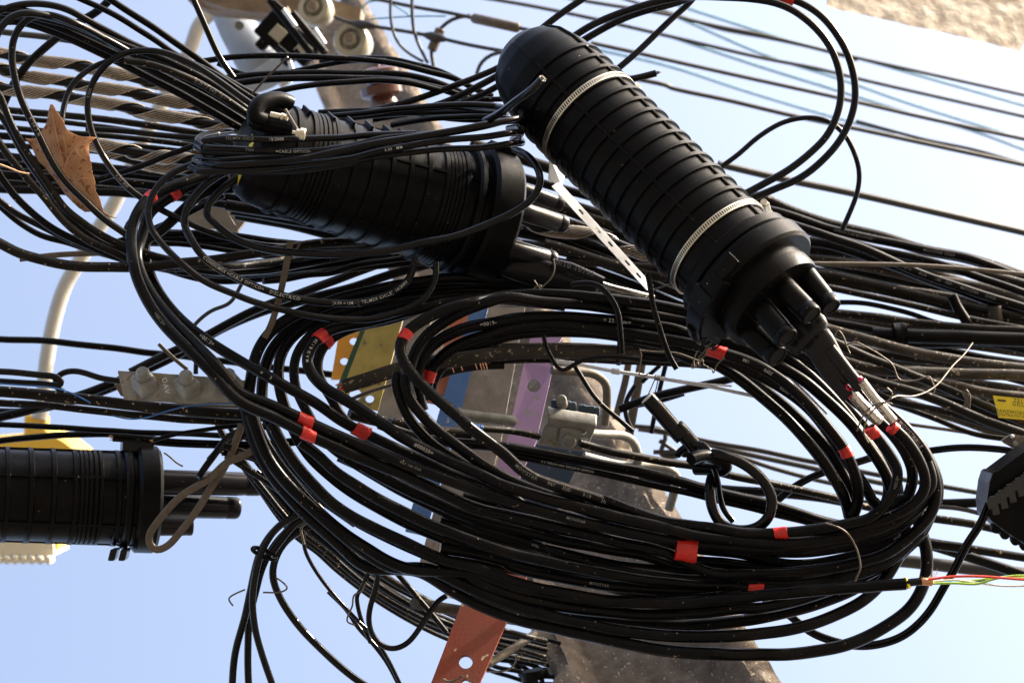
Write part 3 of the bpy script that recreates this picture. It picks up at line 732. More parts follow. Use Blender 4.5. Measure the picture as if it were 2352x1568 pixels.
# carrying handle arching over the dome end, and its hollow
cable('U 520,470:3.86 400,420:3.85 470,260:3.86 620,215 760,215 850,260:3.90', 38, 'closure_plastic', parent=e1, name='handle', sides=20)
blk('handle_root', 'U', 620, 520, 3.875, 56, 22, 22, -12, 'closure_plastic', e1, bevel=.012)
oval([P(590, 262, 3.96), P(606, 262, 3.94), P(625, 265, 3.935), P(646, 270, 3.935), P(664, 276, 3.95)], [12*m1, 34*m1, 42*m1, 38*m1, 20*m1], [10*m1, 26*m1, 32*m1, 30*m1, 14*m1], 'hook_hollow', e1, mat='closure_plastic')
# valve with beaded chain and cap
MB().lathe(PT('U', 606, 395, 3.83), PT('U', 830, 440, 3.83), [(0, 6*m1), (.1, 6.5*m1), (.5, 6*m1), (.55, 4*m1), (.6, 8*m1), (.75, 8*m1), (.8, 5*m1), (.85, 8*m1), (1, 8*m1)], 20).mk('valve', 'stainless', e1, sharp=30)
mb = MB(); p0, p1 = PT('U', 795, 335, 3.80), PT('U', 955, 605, 3.76)
for i in range(26): q = p0.lerp(p1, (i+.5)/26); mb.cyl(q, q+(p1-p0)/26*.7, 3.4*m1, n=10)
mb.mk('chain', 'tie_wire', e1, sharp=40)
MB().lathe(PT('U', 885, 620, 3.76), PT('U', 1048, 650, 3.76), [(0, 4*m1), (.28, 4*m1), (.3, 9*m1), (.55, 9.5*m1), (.6, 13*m1), (.95, 13*m1), (1, 11*m1)], 24).mk('valve_cap', 'stainless', e1, sharp=30)
# warning sticker on the dome end
def sticker(pts, mat, name, dz):
    """a sticker laid on the dome end: outline in picture pixels dropped onto the surface"""
    a, ax, u, v, L = f1; V = []
    for (x, y) in pts:
        best = None; o = CAM; dr = (P(x, y, 4)-CAM).normalized(); s = 3.6
        while s < 4.6:
            q = o+dr*s; t = (q-a).dot(ax)/L; rr = (q-a-ax*((q-a).dot(ax))).length; pr = 0
            for (t0, r0_), (t1, r1_) in zip(prof1, prof1[1:]):
                if t0 <= t <= t1: pr = r0_+(r1_-r0_)*(t-t0)/(t1-t0)
            if rr < pr+dz and 0 < t < 1: best = q; break
            s += .001
        if best is None: return None
        V.append(best)
    return V
N_ = 10
pts = []
for i in range(N_+1):
    for j in range(i+1):
        f, g_ = i/N_, (j/i if i else 0)
        # apex bottom, top edge
        xl, yl = 546+(575-546)*f, 428+(318-428)*f; xr, yr = 546+(566-546)*f+f*6, 428+(352-428)*f
        pts.append((545+(568-545)*f+(g_-.5)*34*f, 428-(428-335)*f+(g_-.5)*-26*f))
V = sticker(pts, None, None, .0012)
if V:
    F = []; idx = lambda i, j: i*(i+1)//2+j
    for i in range(N_):
        for j in range(i+1):
            F.append((idx(i, j), idx(i+1, j), idx(i+1, j+1)))
            if j < i: F.append((idx(i, j), idx(i+1, j+1), idx(i, j+1)))
    st = mk('warning_sticker', V, F, 'label_yellow', e1, smooth=True)
V = sticker([(573, 317), (580, 308), (578, 316), (585, 318)], None, None, .0012)
if V: mk('warning_sticker', V, [(0, 1, 3, 2)], 'label_yellow', e1, smooth=False)
# ports of the middle closure
for (x0, y0, x1, y1, d0, d1, rr) in ((1180, 430, 1290, 470, 4.12, 4.16, 19), (1180, 480, 1297, 516, 4.06, 4.12, 23), (1160, 570, 1272, 600, 4.06, 4.10, 25)):
    port(P(x0, y0, d0), P(x1, y1, d1), rr*m1, e1, 'closure_gloss')
oval([P(1130, 590, 4.10), P(1200, 615, 4.08), P(1260, 632, 4.08), P(1330, 650, 4.08), P(1380, 662, 4.09)], [44*m1, 36*m1, 34*m1, 24*m1, 12*m1], [24*m1, 22*m1, 20*m1, 14*m1, 9*m1], 'heat_shrink_boot', e1)
MB().tube([P(1270, 606, 4.06), P(1310, 615, 4.05), P(1345, 630, 4.05), P(1384, 648, 4.05)], 13*m1, 18).mk('shrink_finger', 'closure_gloss', e1, sharp=60)
V, F = text_mesh('10/10 10105', .013)
mk('printed_text', [P(1318, 612, 4.0)+Matrix.Rotation(R(-18), 3, EZ) @ (EX*v.x+EY*v.y)+EZ*-.040 for v in V], F, 'grey_ink', e1, smooth=False)

# left closure, out of focus at the left edge
m3 = px(1, 4.25)
prof3 = [(0, 60*m3), (.02, 85*m3), (.05, 100*m3), (.1, 104*m3), (.9, 106*m3), (1, 106*m3)]
e3, f3 = closure('black ribbed splice closure lying at the left edge above the lamp head', (-260, 1126), 4.20, (332, 1146), 4.32, prof3, [.18, .27, .36, .45, .54, .627, .71, .88], [.55, -.5, 1.6, -1.6, 3.1], fine=[.735, .752, .77, .79, .81, .92], nphi=110)
ring(f3, .905, .94, 117*m3, 90*m3, 'closure_plastic', 'shoulder', e3, bev=.004)
ring(f3, .955, 1.05, 125*m3, 90*m3, 'closure_plastic', 'locking_collar', e3, bev=.006)
s3 = 1 if f3[3].dot(EY) > 0 else -1
c, rd, tg = at_ring(f3, .96, s3*1.6, 124*m3); MB().box(c, f3[1], tg, rd, .028, .02, .012).mk('latch', 'closure_gloss', e3, smooth=False, bevel=.003)
for xx in (262, 286):
    MB().box(P(xx, 1272, 4.28), EX, (EY+EX*.25).normalized(), EZ, px(8, 4.28), px(14, 4.28), .02).mk('latch', 'closure_gloss', e3, smooth=False, bevel=.003)
port(P(350, 1106, 4.34), P(600, 1112, 4.42), 29*m3, e3, 'closure_gloss')
port(P(352, 1160, 4.36), P(546, 1166, 4.44), 28*m3, e3, 'closure_gloss')
port(P(352, 1205, 4.28), P(442, 1206, 4.30), 25*m3, e3, 'closure_gloss')

# ------------------------------------------------------------------ slotted steel strap between the closures
polygon_plate([P(*q) for q in ((*conv('B', 1428, 1040), 4.035), (*conv('B', 1470, 1085), 4.055), (*conv('B', 1532, 1135), 4.08), (*conv('B', 1508, 1235), 4.074), (*conv('B', 1420, 1190), 4.050))], 'strap_steel', .0015, 'end_tab', (es := empty('slotted_strap', P(1300, 420, 4.03), 'bright slotted steel strap slanting behind the large closure', 'strap')))
hol = []
q0, q1 = conv('B', 1465, 1215), conv('E', 2090, 430)
strip = rows('B 1430,1195:4.06 B 1510,1232 B 1860,1568 E 2150,440:4.10 2100,452 1690,0 B 1690,1474:4.08')
def hole_at(t, L_=8, W_=2.6):
    x = q0[0]+(q1[0]-q0[0])*t; y = q0[1]+(q1[1]-q0[1])*t; a = math.atan2(q1[1]-q0[1], q1[0]-q0[0]); out = []
    n_ = (strip[1]-strip[0]).cross(strip[-1]-strip[0]).normalized()
    for k in range(20):
        b = 2*math.pi*k/20; X, Y = math.cos(b)*W_+(L_-W_ if math.cos(b) > 0 else -(L_-W_)), math.sin(b)*W_
        q = P(x+X*math.cos(a)-Y*math.sin(a), y+X*math.sin(a)+Y*math.cos(a), 4); dr = (q-CAM).normalized()
        out.append(CAM+dr*((strip[0]-CAM).dot(n_)/dr.dot(n_)))
    return out
dirx, diry = (q1[0]-q0[0]), (q1[1]-q0[1]); LL = math.hypot(dirx, diry); nx, ny = -diry/LL, dirx/LL
strip = [P(q0[0]+nx*12, q0[1]+ny*9, 4.056), P(q0[0]-nx*9, q0[1]-ny*9, 4.066), P(q1[0]-nx*9, q1[1]-ny*9, 4.106), P(q1[0]+nx*9, q1[1]+ny*9, 4.096)]
polygon_plate(strip, 'strap_steel', .0015, 'strip', es, holes=[hole_at(t) for t in (.27, .45, .58, .76, .88)])

# ------------------------------------------------------------------ dry leaf
def leaf():
    out = 'A 345,695:4.0 365,700 385,740 408,770 430,800 442,842 462,870 500,890 530,902 560,910 600,908 642,912 618,935 602,960 600,1000 606,1040 612,1080 620,1150 640,1200 640,1260 655,1290 672,1320 690,1400 740,1432 792,1448 735,1441 690,1422 650,1400 560,1402 515,1372 475,1335 430,1290 350,1180 290,1110 240,1060 215,1010 190,960 150,908 190,912 225,905 250,880 280,852 300,825 312,800 325,755'
    pts = rows(out, 4.0)
    tris = tessellate_polygon([pts])
    e = empty('dry_leaf', PT('A', 430, 1080, 4.0), 'dry brown maple leaf caught in the upper left cable loops', 'leaf')
    me_n = len(pts)
    bm = bmesh.new(); vs = [bm.verts.new(p) for p in pts]
    for t in tris:
        try: bm.faces.new([vs[i] for i in t])
        except ValueError: pass
    for _ in range(4): 
        long_ = [ed for ed in bm.edges if ed.calc_length() > .012]
        if not long_: break
        bmesh.ops.subdivide_edges(bm, edges=long_, cuts=1, use_grid_fill=False); bmesh.ops.triangulate(bm, faces=bm.faces)
    c = PT('A', 430, 1080, 4.0)
    for v in bm.verts:
        x, y = (v.co-c).dot(EX), (v.co-c).dot(EY)
        v.co += EZ*(.016*math.sin(x*34+y*16)+.006*noise.noise(Vector((x*40, y*40, 2)))-.9*x*x)
    V = [v.co.copy() for v in bm.verts]; bm.verts.index_update(); F = [tuple(v.index for v in f.verts) for f in bm.faces]; bm.free()
    o = mk('blade', V, F, 'leaf_skin', e); s = o.modifiers.new('thick', 'SOLIDIFY'); s.thickness = .0007
    for ln in ('A 420,1150 400,1000 370,860 350,740', 'A 420,1150 450,1060 510,980 600,930', 'A 420,1150 500,1200 600,1300 690,1410', 'A 420,1150 340,1060 260,990 190,930', 'A 450,1060 440,980 430,900', 'A 510,980 540,1040 590,1060', 'A 500,1200 550,1180 620,1190'):
        pts2 = [Vector((p[0], p[1])) for p in parse(ln)]
        W = []
        for p in [P(v.x, v.y, 4.0) for v in spline([[q.x, q.y, 4.0] for q in pts2], 5)]:
            x, y = (p-c).dot(EX), (p-c).dot(EY)
            W.append(p+EZ*(.016*math.sin(x*34+y*16)+.006*noise.noise(Vector((x*40, y*40, 2)))-.9*x*x+.0006))
        MB().tube(W, .0008, 6).mk('vein', 'leaf_vein', e)
    cable('A -10,1085:3.9 60,1110 130,1140 195,1150:3.92', 4, 'leaf_vein', parent=e, name='stalk')
leaf()

# ------------------------------------------------------------------ yellow tag, bracket and black box on the right edge
et = empty('cable_tag', PT('G', 2260, 1220, 4.45), 'yellow plastic cable tag with black lettering at the right edge', 'tag')
polygon_plate(rows('Y 1735,495:4.45 2349,555 2600,580 2600,1000 2349,975 1845,935'), 'label_yellow', .002, 'plate', et)
polygon_plate(rows('Y 1825,570:4.447 1990,585 1990,618 1825,600'), 'black_ink', .001, 'slot', et)
for s_, x, y, sz in (('TELEF', 2300, 610, .0110), ('GILLY', 2270, 675, .0105), ('TRANSWORDL', 2085, 822, .0092), ('CONTRATISTA CO', 2150, 900, .0072)):
    V, F = text_mesh(s_, sz*.98); q = Matrix.Rotation(R(-6), 3, EZ)
    mk('lettering', [PT('Y', x, y, 4.445)+q @ (EX*v.x*1.0+EY*v.y) for v in V], F, 'black_ink', et, smooth=False)
ebx = empty('junction_box', P(2330, 1140, 4.1), 'dark plastic junction box with a row of slots at the right edge', 'junction box')
polygon_plate(rows('Z 800,355:4.1 820,360 1060,180 1400,-60 1400,1500 1176,1300 1010,1200 740,1000 700,930 685,760 720,500 760,380'), 'closure_plastic', .10, 'body', ebx)
polygon_plate(rows('Z 720,735:4.085 1176,400 1400,240 1400,420 1176,590 720,950'), 'closure_plastic', .02, 'vent_strip', ebx)
for i in range(8):
    x, y = 785+i*112, 800-i*81
    blk('slot', 'Z', x, y, 4.083, 8, 22, 3, 12, 'black_ink', ebx, bevel=.001)
    blk('tooth', 'Z', x-62, y-12, 4.083, 5, 12, 3, 12, 'black_ink', ebx, bevel=.001)
for x, y in ((790, 1080), (910, 1160), (1050, 1240), (1170, 1310)):
    MB().cyl(PT('Z', x, y, 4.15), PT('Z', x+20, y+30, 4.14), px(12, 4.1)).mk('foot', 'closure_plastic', ebx, sharp=40)
eb = empty('angle_bracket', PT('Y', 2200, 1450, 4.3), 'grey steel angle bracket right of the coil at the frame edge', 'bracket')
polygon_plate(rows('Y 1905,1385:4.3 2090,1265 2349,1300 2500,1310 2500,1700 2180,1560 1960,1440'), 'galvanised_dark', .01, 'plate', eb)
MB().cyl(PT('Y', 2180, 1440, 4.302), PT('Y', 2182, 1442, 4.28), px(6, 4.3)).mk('bolt', 'galvanised', eb, sharp=40)
MB().lathe(PT('Y', 2115, 1300, 4.3), PT('Y', 2120, 1305, 4.27), [(0, px(5, 4.3)), (1, px(4, 4.3))], 6).mk('nut', 'bright_steel', eb, sharp=40)
# ------------------------------------------------------------------ helical grips and their messengers (upper left)
def helix_grip(path, label, core=15, pitch=165, wires=8, span=200, wr=None, d=4.3, phase=0.0, gap=None):
    Cn, sc = world_path(path, d, 4.0); r = px(core/2, d); fr = frames(Cn)
    e = empty('helical_grip', Cn[len(Cn)//2], label, 'wire grip', 'helical steel wire grips')
    MB().tube(Cn[::2]+[Cn[-1]], r, 12).mk('core_wire', 'gloss_jacket', e)
    L = [0]
    for i in range(1, len(Cn)): L.append(L[-1]+(Cn[i]-Cn[i-1]).length)
    w_ = wr or r*math.radians(span)/wires/2*1.15
    for k in range(wires):
        W = []
        for i, c in enumerate(Cn):
            a = 2*math.pi*L[i]/px(pitch, d)+math.radians(span)*k/wires+phase
            W.append(c+(fr[i][1]*math.cos(a)+fr[i][2]*math.sin(a))*(r+w_*1.05))
        MB().tube(W, w_, 6).mk('strand', 'steel_strand', e)
G1 = 'twisted steel wire grip in the upper left, '
helix_grip('A -60,345:4.50 200,395 600,450 1000,545 1300,600 1650,690:4.50', G1+'the uppermost', 22, 163, 9, 215, phase=.6)
helix_grip('A -60,440:4.45 200,505 600,570 1000,640 1400,730 1660,800:4.45', G1+'second from the top', 22, 163, 9, 215, phase=1.5)
helix_grip('A -60,570:4.42 120,600 500,650 900,725 1250,800 1600,850:4.42', G1+'third from the top', 22, 165, 9, 210, phase=2.6)
helix_grip('A 560,660:4.47 760,700 1000,760 1300,790 1640,860:4.47', G1+'short one below the third', 21, 160, 9, 210, phase=4.0)
helix_grip('A 300,900:4.30 640,960 900,1010 1150,1050 1480,1080:4.30', G1+'fourth from the top, behind the leaf', 24, 150, 8, 190, phase=1.0)
helix_grip('A 700,1010:4.36 1000,1090 1250,1130 1500,1180 1700,1230:4.36', G1+'the lowest, nearest the middle closure', 23, 160, 8, 190, phase=.2)
helix_grip('E 1150,-60:4.30 1400,40 1700,80 2000,190 2352,330:4.3', 'steel wire grip half hidden between the two closures', 22, 165, 8, 200, phase=.4)

# ------------------------------------------------------------------ upper left cables
GA = 'cables in the thick upper left sheaf'
A1 = 'black cable in the thick sheaf slanting down to the middle closure'
bundle('A -40,60:4.02 60,52 300,100 480,150 800,290 1100,400 1400,560 1700,790:4.14', 'A -40,160:4.10 60,130 300,190 600,325 900,480 1200,625 1600,850:4.2', 6, 18, 'black_jacket', 'black cable in the thick upper left sheaf, {} from its upper edge', GA, dj=.03, jit=2, mats=['black_jacket', 'dusty_jacket', 'gloss_jacket'])
b1 = cable('A -40,90:3.99 10,70 60,45 180,24 300,30 430,60 560,125 760,235 1000,345 1250,435 1450,555 1730,740:4.12', 16, 'gloss_jacket', 'black cable along the top of the thick sheaf, curling at the left edge', d=4)
cable('A 500,-20:4.10 720,80 1000,250 1180,370 1450,510 1740,700:4.16', 14, 'black_jacket', 'black cable from the top edge joining the thick sheaf, the lower of the pair')
cable('A 690,-30:4.13 900,110 1100,240 1290,375 1500,530 1720,650:4.2', 16, 'black_jacket', 'black cable from the top edge joining the thick sheaf, the upper of the pair')
cable('A 1270,-30:4.3 1330,110 1395,260 1460,390 1545,520:4.32', 14.5, 'gloss_jacket', 'glossy black cable dropping steeply from the top edge beside the pale bracket')
cable('A 745,-20:4.4 650,75 520,150 350,275 170,440 70,590 10,720:4.45', 19, 'black_jacket', 'black cable passing diagonally behind the thick sheaf', d=4.4)
cable('A -60,205:4.6 330,250 700,300:4.6', 15, 'far_wire', 'dark straight wire entering at the left edge below the curl', d=4.6)
cable('A -40,290:3.90 -10,210 50,130 110,95 200,88:3.92 330,110 480,160 700,260 900,370:4.05', 17, 'gloss_jacket', 'black cable curling at the left edge inside the larger curl')
L1 = cable('A 800,330:4.05 640,225 480,150:3.94 330,98 230,102 150,150 92,250 78,400 108,560 168,720 250,880 340,1060 450,1220 580,1350 720,1470 860,1568 D 930,180 1050,240 1250,300:4.0 1450,330 1800,310 2100,260 E 300,190:4.25', 16.5, 'gloss_jacket', 'black looped cable passing in front of the dry leaf')
ink(L1, '9754/2 M', 'A 232,840', 9, mat='grey_ink')
L2 = cable('A 408,840:4.02 420,720 460,590 560,480 700,410 900,380:4.12', 13.5, 'gloss_jacket', 'short black arch of cable ending behind the dry leaf')
L3 = cable('A 1720,730:4.0 1500,575 1300,440 1150,370 1050,342 950,335 850,345 760,385 690,440 620,530 580,640 585,780 620,910 680,1030 780,1170 880,1270 1000,1350 1150,1430 1300,1500 1500,1568 D 1750,150:4.05 2000,160 2211,165 E 300,150 700,120:4.3', 15, 'gloss_jacket', 'black cable in the large open loop right of the dry leaf')
ink(L3, '6.50 MM', 'A 820,1180', 8, mat='grey_ink'); ink(L3, '9/020', 'A 592,620', 7, mat='grey_ink')
ink(cable('A 820,400:4.0 1000,430 1250,520 1450,630 1700,800:4.06', 17, 'dusty_jacket', 'dusty printed cable on the face of the thick sheaf'), 'ELOTE 043/10', 'A 1380,590', 9, mat='grey_ink')
GL = 'left hand hanging loops'
lp = [('A -60,560:3.96 0,640 60,790 130,930 230,1090 320,1220 430,1380 600,1510 760,1600 D 900,180 1100,240 1400,290:4.0 1700,270', 17, 'dusty_jacket', 'innermost of the hanging loops at the left edge'),
      ('A -60,700:3.99 0,760 90,900 180,1060 300,1230 400,1370 520,1500 700,1620 D 850,190 1000,250:4.02 1250,300', 16, 'gloss_jacket', 'second of the hanging loops from the inside at the left edge'),
      ('A -60,860:3.94 0,950 80,1060 180,1180 280,1290 400,1440 560,1580 D 720,180 860,250 1000,290:4.0 1200,300', 17, 'dusty_jacket', 'third of the hanging loops, with dirt specks, at the left edge'),
      ('A -60,1060:3.97 0,1160 90,1290 200,1400 330,1500 500,1590 D 650,180 780,230 900,260:4.02 1100,290', 17, 'black_jacket', 'fourth of the hanging loops at the left edge'),
      ('A -60,1270:4.01 0,1330 120,1420 300,1510 D 430,100 560,160 700,210 860,250:4.05 1050,290', 15, 'dusty_jacket', 'fifth hanging loop crossing below the leaf at the left edge'),
      ('A -60,1310:4.05 0,1370 120,1470 300,1568 D 450,130 620,190 800,240:4.07 1000,280', 14, 'black_jacket', 'sixth hanging loop lowest at the left edge before the pale speckled cable')]
for i, (p, w_, mt, lab) in enumerate(lp): cable(p+f' D 1700,{250+i*14}:{4.08+i*.02:.2f} 2100,{215+i*12} E 150,{180+i*10} 600,{120+i*10}:4.3', w_, mt, 'black cable, '+lab, GL)
cable('D -60,110:3.92 0,135 100,190 250,240 450,280 700,295 950,290 1200,268 1500,232:4.0 1800,185 2100,140 2400,120:4.15 E 500,100:4.3', 23, 'dusty_jacket', 'thick black cable with large pale dirt spots sweeping below the left loops')
cable('D 130,240:4.3 230,228 380,212 520,205 680,200:4.3', 13, 'brown_ribbon', 'short brown flat ribbon cable with frayed cut end below the leaf', name='ribbon_cable', flat=.35)
M1 = 'black cable crossing behind the grips and the middle closure'
GM = 'cables of the main run behind the closures'
bundle('F -30,248:4.60 150,268 400,300 600,330 900,385 1200,440:4.60', 'F -30,330:4.58 200,345 450,372 700,410 1000,470 1200,520:4.58', 5, 15, 'black_jacket', 'black cable among the steel grips in the upper left, {} from the top', GM, dj=.05, jit=3, mats=['black_jacket', 'dusty_jacket'])
bundle('F -30,352:4.66 250,385 500,420 800,470 1200,560:4.66', 'F -30,432:4.66 250,445 480,468 800,530 1150,600:4.66', 6, 19, 'black_jacket', 'thick black cable below the steel grips at left, {} from the top', GM, dj=.05, jit=3, mats=['black_jacket', 'dusty_jacket'])
bundle('F 200,290:4.36 450,320 600,350:4.36', 'F 180,335:4.36 420,360 600,385:4.36', 2, 15, 'gloss_jacket', 'glossy black cable above the fourth steel grip, {} from the top', 'glossy cables by the lettered grip', dj=.01)
bundle('A 1500,1360:4.5 1900,1420 2352,1500 E 500,110 1000,260:4.5', 'A 1560,1420:4.55 2000,1500 2352,1600 E 400,180 900,330:4.55', 3, 24, 'black_jacket', 'thick dark cable under the middle closure, {} from the top', 'thick cables under the middle closure', dj=.02, jit=2)
bundle('D 900,290:4.1 1300,330 1700,330 2211,280 E 600,200:4.3', 'D 900,250:4.2 1400,380 1800,360 2300,300 E 700,260:4.3', 4, 14, 'black_jacket', 'black cable sagging level behind the lettered loop, {} from the top', 'level cables below the middle closure', dj=.03, jit=4)
bundle('D 900,130:4.2 1250,150 1700,200 2352,240 E 700,240:4.3', 'D 900,60:4.25 1400,60 1800,130 2352,180 E 700,180:4.3', 6, 14, 'black_jacket', 'black cable running level below the middle closure, {} from the bottom', 'level cables below the middle closure', dj=.03, jit=4)
cable('D 1740,385:4.1 1900,370 2050,340 2200,330 E 150,280 400,240 700,220:4.25', 15, 'black_jacket', 'black cable with a copper cut end below the middle closure')
cable('A 1290,965:4.15 1100,1030 900,1110 650,1190:4.2', 14, 'black_jacket', 'black cable crossing diagonally under the lettered grip')
cable('A 1470,1170:4.3 1300,1200 1000,1360 840,1500 D 850,200:4.2', 16, 'black_jacket', 'black cable curving down behind the red taped ones')
cable('A 1480,1290:4.2 1300,1380 1100,1480 880,1568 D 700,150:4.2', 15, 'black_jacket', 'black cable slanting behind the looped cables left of the middle closure')
cable('A 1495,1350:4.5 1510,1420 1560,1500 1580,1560:4.5', 3.5, 'brown_ribbon', 'thin brown wire hanging left of the middle closure', name='wire', cat='wire')
GR = bar('A 1190,1370:4.9 1560,1330 1640,1440 1560,1540 1200,1480', 'grey_paint', 'blurred grey plate below the middle closure', thick=.03)
cable('D 1640,310:4.3 1590,420 1520,530 1400,580 1320,640 1250,720:4.35', 9, 'far_wire', 'thin black wire curling left of the vertical flat ribbon')
cable('D 1110,150:4.5 1160,110 1220,90:4.5', 7, 'far_wire', 'short black wire between the left loops')
# left middle: diagonals, straight wires
cable('D -60,765:4.7 350,785 1050,865 1400,905 1800,955 2352,1025 E 350,1070:4.7', 15.6, 'black_jacket', 'straight black wire crossing the sky at left, above the bolted clamp')
cable('D -60,1300:4.5 200,1235 500,1150 900,1000 1200,860 1450,710 1700,600 2050,500 2352,420 E 400,330 700,260:4.5', 21, 'black_jacket', 'thick black cable rising diagonally behind the bolted clamp, the lower')
cable('D 860,990:4.4 1100,870 1300,780 1500,670 1700,570 2000,460 2352,330 E 400,240 700,200:4.5', 20, 'gloss_jacket', 'thick black cable rising diagonally behind the bolted clamp, the upper')
cable('D -60,1245:4.6 150,1250 420,1195 700,1110 860,1040:4.5', 17, 'black_jacket', 'black cable rising from the left edge to the bolted clamp')
cable('D -60,980:4.0 100,990 300,1008 395,1022 422,1055 400,1082 330,1070 0,1048 -60,1045:4.02', 15, 'gloss_jacket', 'black cable folded into a hairpin at the left of the bolted clamp')
cable('D 800,1045:4.03 650,1020 560,990 480,976 420,980 372,1010 350,1050 365,1100 420,1120:4.05', 14, 'gloss_jacket', 'black cable looping through the hairpin beside the bolted clamp')
cable('D -60,1105:4.08 400,1150 800,1195 1250,1240 1650,1268 2000,1300:4.1', 26, 'dusty_jacket', 'thick black cable directly below the bolted clamp')
cable('D -60,1185:4.1 400,1215 800,1262 1250,1300 1650,1325:4.12', 17, 'dusty_jacket', 'black cable second below the bolted clamp')
cable('D -60,1330:4.4 400,1352 900,1385 1400,1400 1750,1430:4.4', 13.5, 'black_jacket', 'black wire above the left closure, the upper')
cable('D -60,1450:4.42 200,1420 400,1402 760,1398 1100,1440:4.42', 15, 'black_jacket', 'black wire above the left closure, the lower')
def cut_end(c, first=True, mat='wire_copper', n=7, wr=.12, lenp=8):
    """bare conductors showing at the cut end of a cable"""
    i = 0 if first else -1; p = c.C[i]; t, s_, f = c.fr[i]; t = -t if first else t
    mb = MB()
    for k in range(n):
        a = 2.4*k; rr = c.r*.62*math.sqrt(k/n); q = p+(s_*math.cos(a)+f*math.sin(a)*c.flat)*rr
        mb.cyl(q-t*.002, q+t*px(lenp*(.5+random.random()*.6), c.d)+s_*random.uniform(-.002, .002), c.r*wr, n=6)
    mb.mk('conductors', mat, c.o)
cc = cable('D 745,1418:4.1 900,1428 1100,1450 1400,1460 1700,1470 2000,1440:4.12', 19, 'black_jacket', 'flat twin black cable with a cut end above the left closure', flat='twin'); cut_end(cc)
cc = cable('D 1015,1438:4.06 1150,1400 1300,1375 1500,1348 1720,1330:4.1', 10, 'black_jacket', 'thin black cable with a cut end pointing left below the bolted clamp'); cut_end(cc)
cc = cable('H 1468,40:4.04 1560,50 1700,90 1850,165 2000,255 2150,380 2352,520:4.1', 17, 'black_jacket', 'flat twin black cable with a frayed cut end near the brown ribbon loop', flat='twin'); cut_end(cc, mat='tie_wire')
cable('H 1315,210:4.0 1350,150 1420,60 D 1500,1420 1600,1370 1750,1350:4.08', 16, 'black_jacket', 'black cable stub curling beside the brown ribbon loop')
cable('D 1750,1440:4.0 H 1700,10 1600,70 1500,110 1380,220 1200,330 1060,480 985,600 1000,670 1040,690 1110,660 1200,560 1300,430 1400,270 1480,150 1530,50 D 1575,1400 1600,1330:4.03', 17, 'brown_ribbon', 'brown flat ribbon cable bent into a long teardrop loop', name='ribbon_cable', flat=.35)
cable('H 1085,45:4.2 1130,75 1160,110 1210,135:4.2', 4, 'tie_wire', 'short pale wire end above the left closure ports', name='wire', cat='wire')
cable('D 1920,125:3.93 1900,250 1870,400 1830,560 1790,680 1750,760:3.96', 15, 'brown_ribbon', 'translucent brown flat ribbon standing upright at the left of the coil', name='ribbon_cable', flat=.25)
cable('D 1990,120:3.93 1960,180 1925,240:3.94', 5, 'brown_ribbon', 'narrow split strip beside the upright ribbon', name='ribbon_cable', flat=.5)
cable('D 1050,800:4.2 1120,870 1190,930 1240,970:4.2', 9, 'brown_ribbon', 'short dark brown ribbon stub above the bolted clamp', name='ribbon_cable', flat=.4)
cable('D -20,1062:3.97 150,1075 320,1085 450,1115 600,1190:3.98', 3, 'blue_tie', 'thin blue wire on the cables at the left edge', name='wire', cat='wire')
cable('D 745,1275:3.97 860,1298 980,1285 1100,1245 1250,1210 1450,1195 1630,1188:3.98', 3, 'blue_tie', 'thin blue wire bowed below the bolted clamp', name='wire', cat='wire')
cable('D 1330,800:4.2 1300,900 1295,1000:4.2', 11, 'gloss_jacket', 'short black cable dropping behind the bolted clamp')

# ------------------------------------------------------------------ thin coil round the middle closure
ct = cable('A 1345,975:3.86 1300,950:3.87 1292,925:3.90 1330,900:3.98 1450,878:4.12 1600,858:4.24 2000,825:4.26 B 100,765:4.26 450,722:4.22 850,705:4.18 1120,712:4.08 1225,728:3.98 1255,752:3.90 1220,778:3.86 1050,815:3.83 750,870:3.82 480,915 200,962 0,1005:3.82 A 1950,1058 1700,1080 1450,1095:3.85 1310,1080:3.90 1280,1060:3.98 1350,1035:4.12 1500,1010:4.24', 15, 'gloss_jacket', 'thin black optical cable coiled round the middle closure, crossing strand')
c_a = cable('A 1345,935:3.84 1500,915:3.83 1700,922 2000,916 2250,912 B 150,898 350,888 540,884:3.86', 15.5, 'gloss_jacket', 'thin black optical cable across the middle closure, uppermost front strand')
ink(c_a, '10/2008', 'A 1825,928', 8); ink(c_a, 'TELMEX CHILE', 'A 1590,928', 7, mat='grey_ink')
c_b = cable('A 1300,945:3.88 1340,975:3.86 1500,985:3.85 1700,995 1900,1005 2100,1000 2352,965:3.84 B 300,920 600,890 900,850 1100,810:3.87 1220,800:3.92 1250,830:4.02 1150,850:4.15', 15.5, 'gloss_jacket', 'thin black optical cable across the middle closure, second front strand')
ink(c_b, '=CABLE OPTICO-', 'A 1950,1003', 7.5); ink(c_b, 'TGN', 'A 1660,992', 7, mat='grey_ink')
c_c = cable('A 1260,1105:3.88 1290,1130:3.86 1500,1128:3.85 1750,1115 2000,1090 2352,1045:3.84 B 250,1015 500,965 760,925 1000,905 1180,878:3.87 1240,880:3.93 1250,905:4.0 1180,925:4.1', 15.5, 'gloss_jacket', 'thin black optical cable across the middle closure, third front strand')
ink(c_c, '6.50   MM', 'B 380,988', 7)
c_d = cable('A 1400,1128:3.88 1700,1135:3.87 2000,1125 2352,1070:3.86 B 200,1050 500,1010 760,985 1000,975 1190,945:3.88 1245,950:3.94 1240,925:4.05', 15, 'gloss_jacket', 'thin black optical cable across the middle closure, lowest front strand')
cable('B 380,830:4.2 600,790 850,775 1050,775 1180,790:4.1 1245,815:4.0 1240,850:3.92', 14, 'gloss_jacket', 'thin black optical cable behind the coil ends, beside the cut cable')
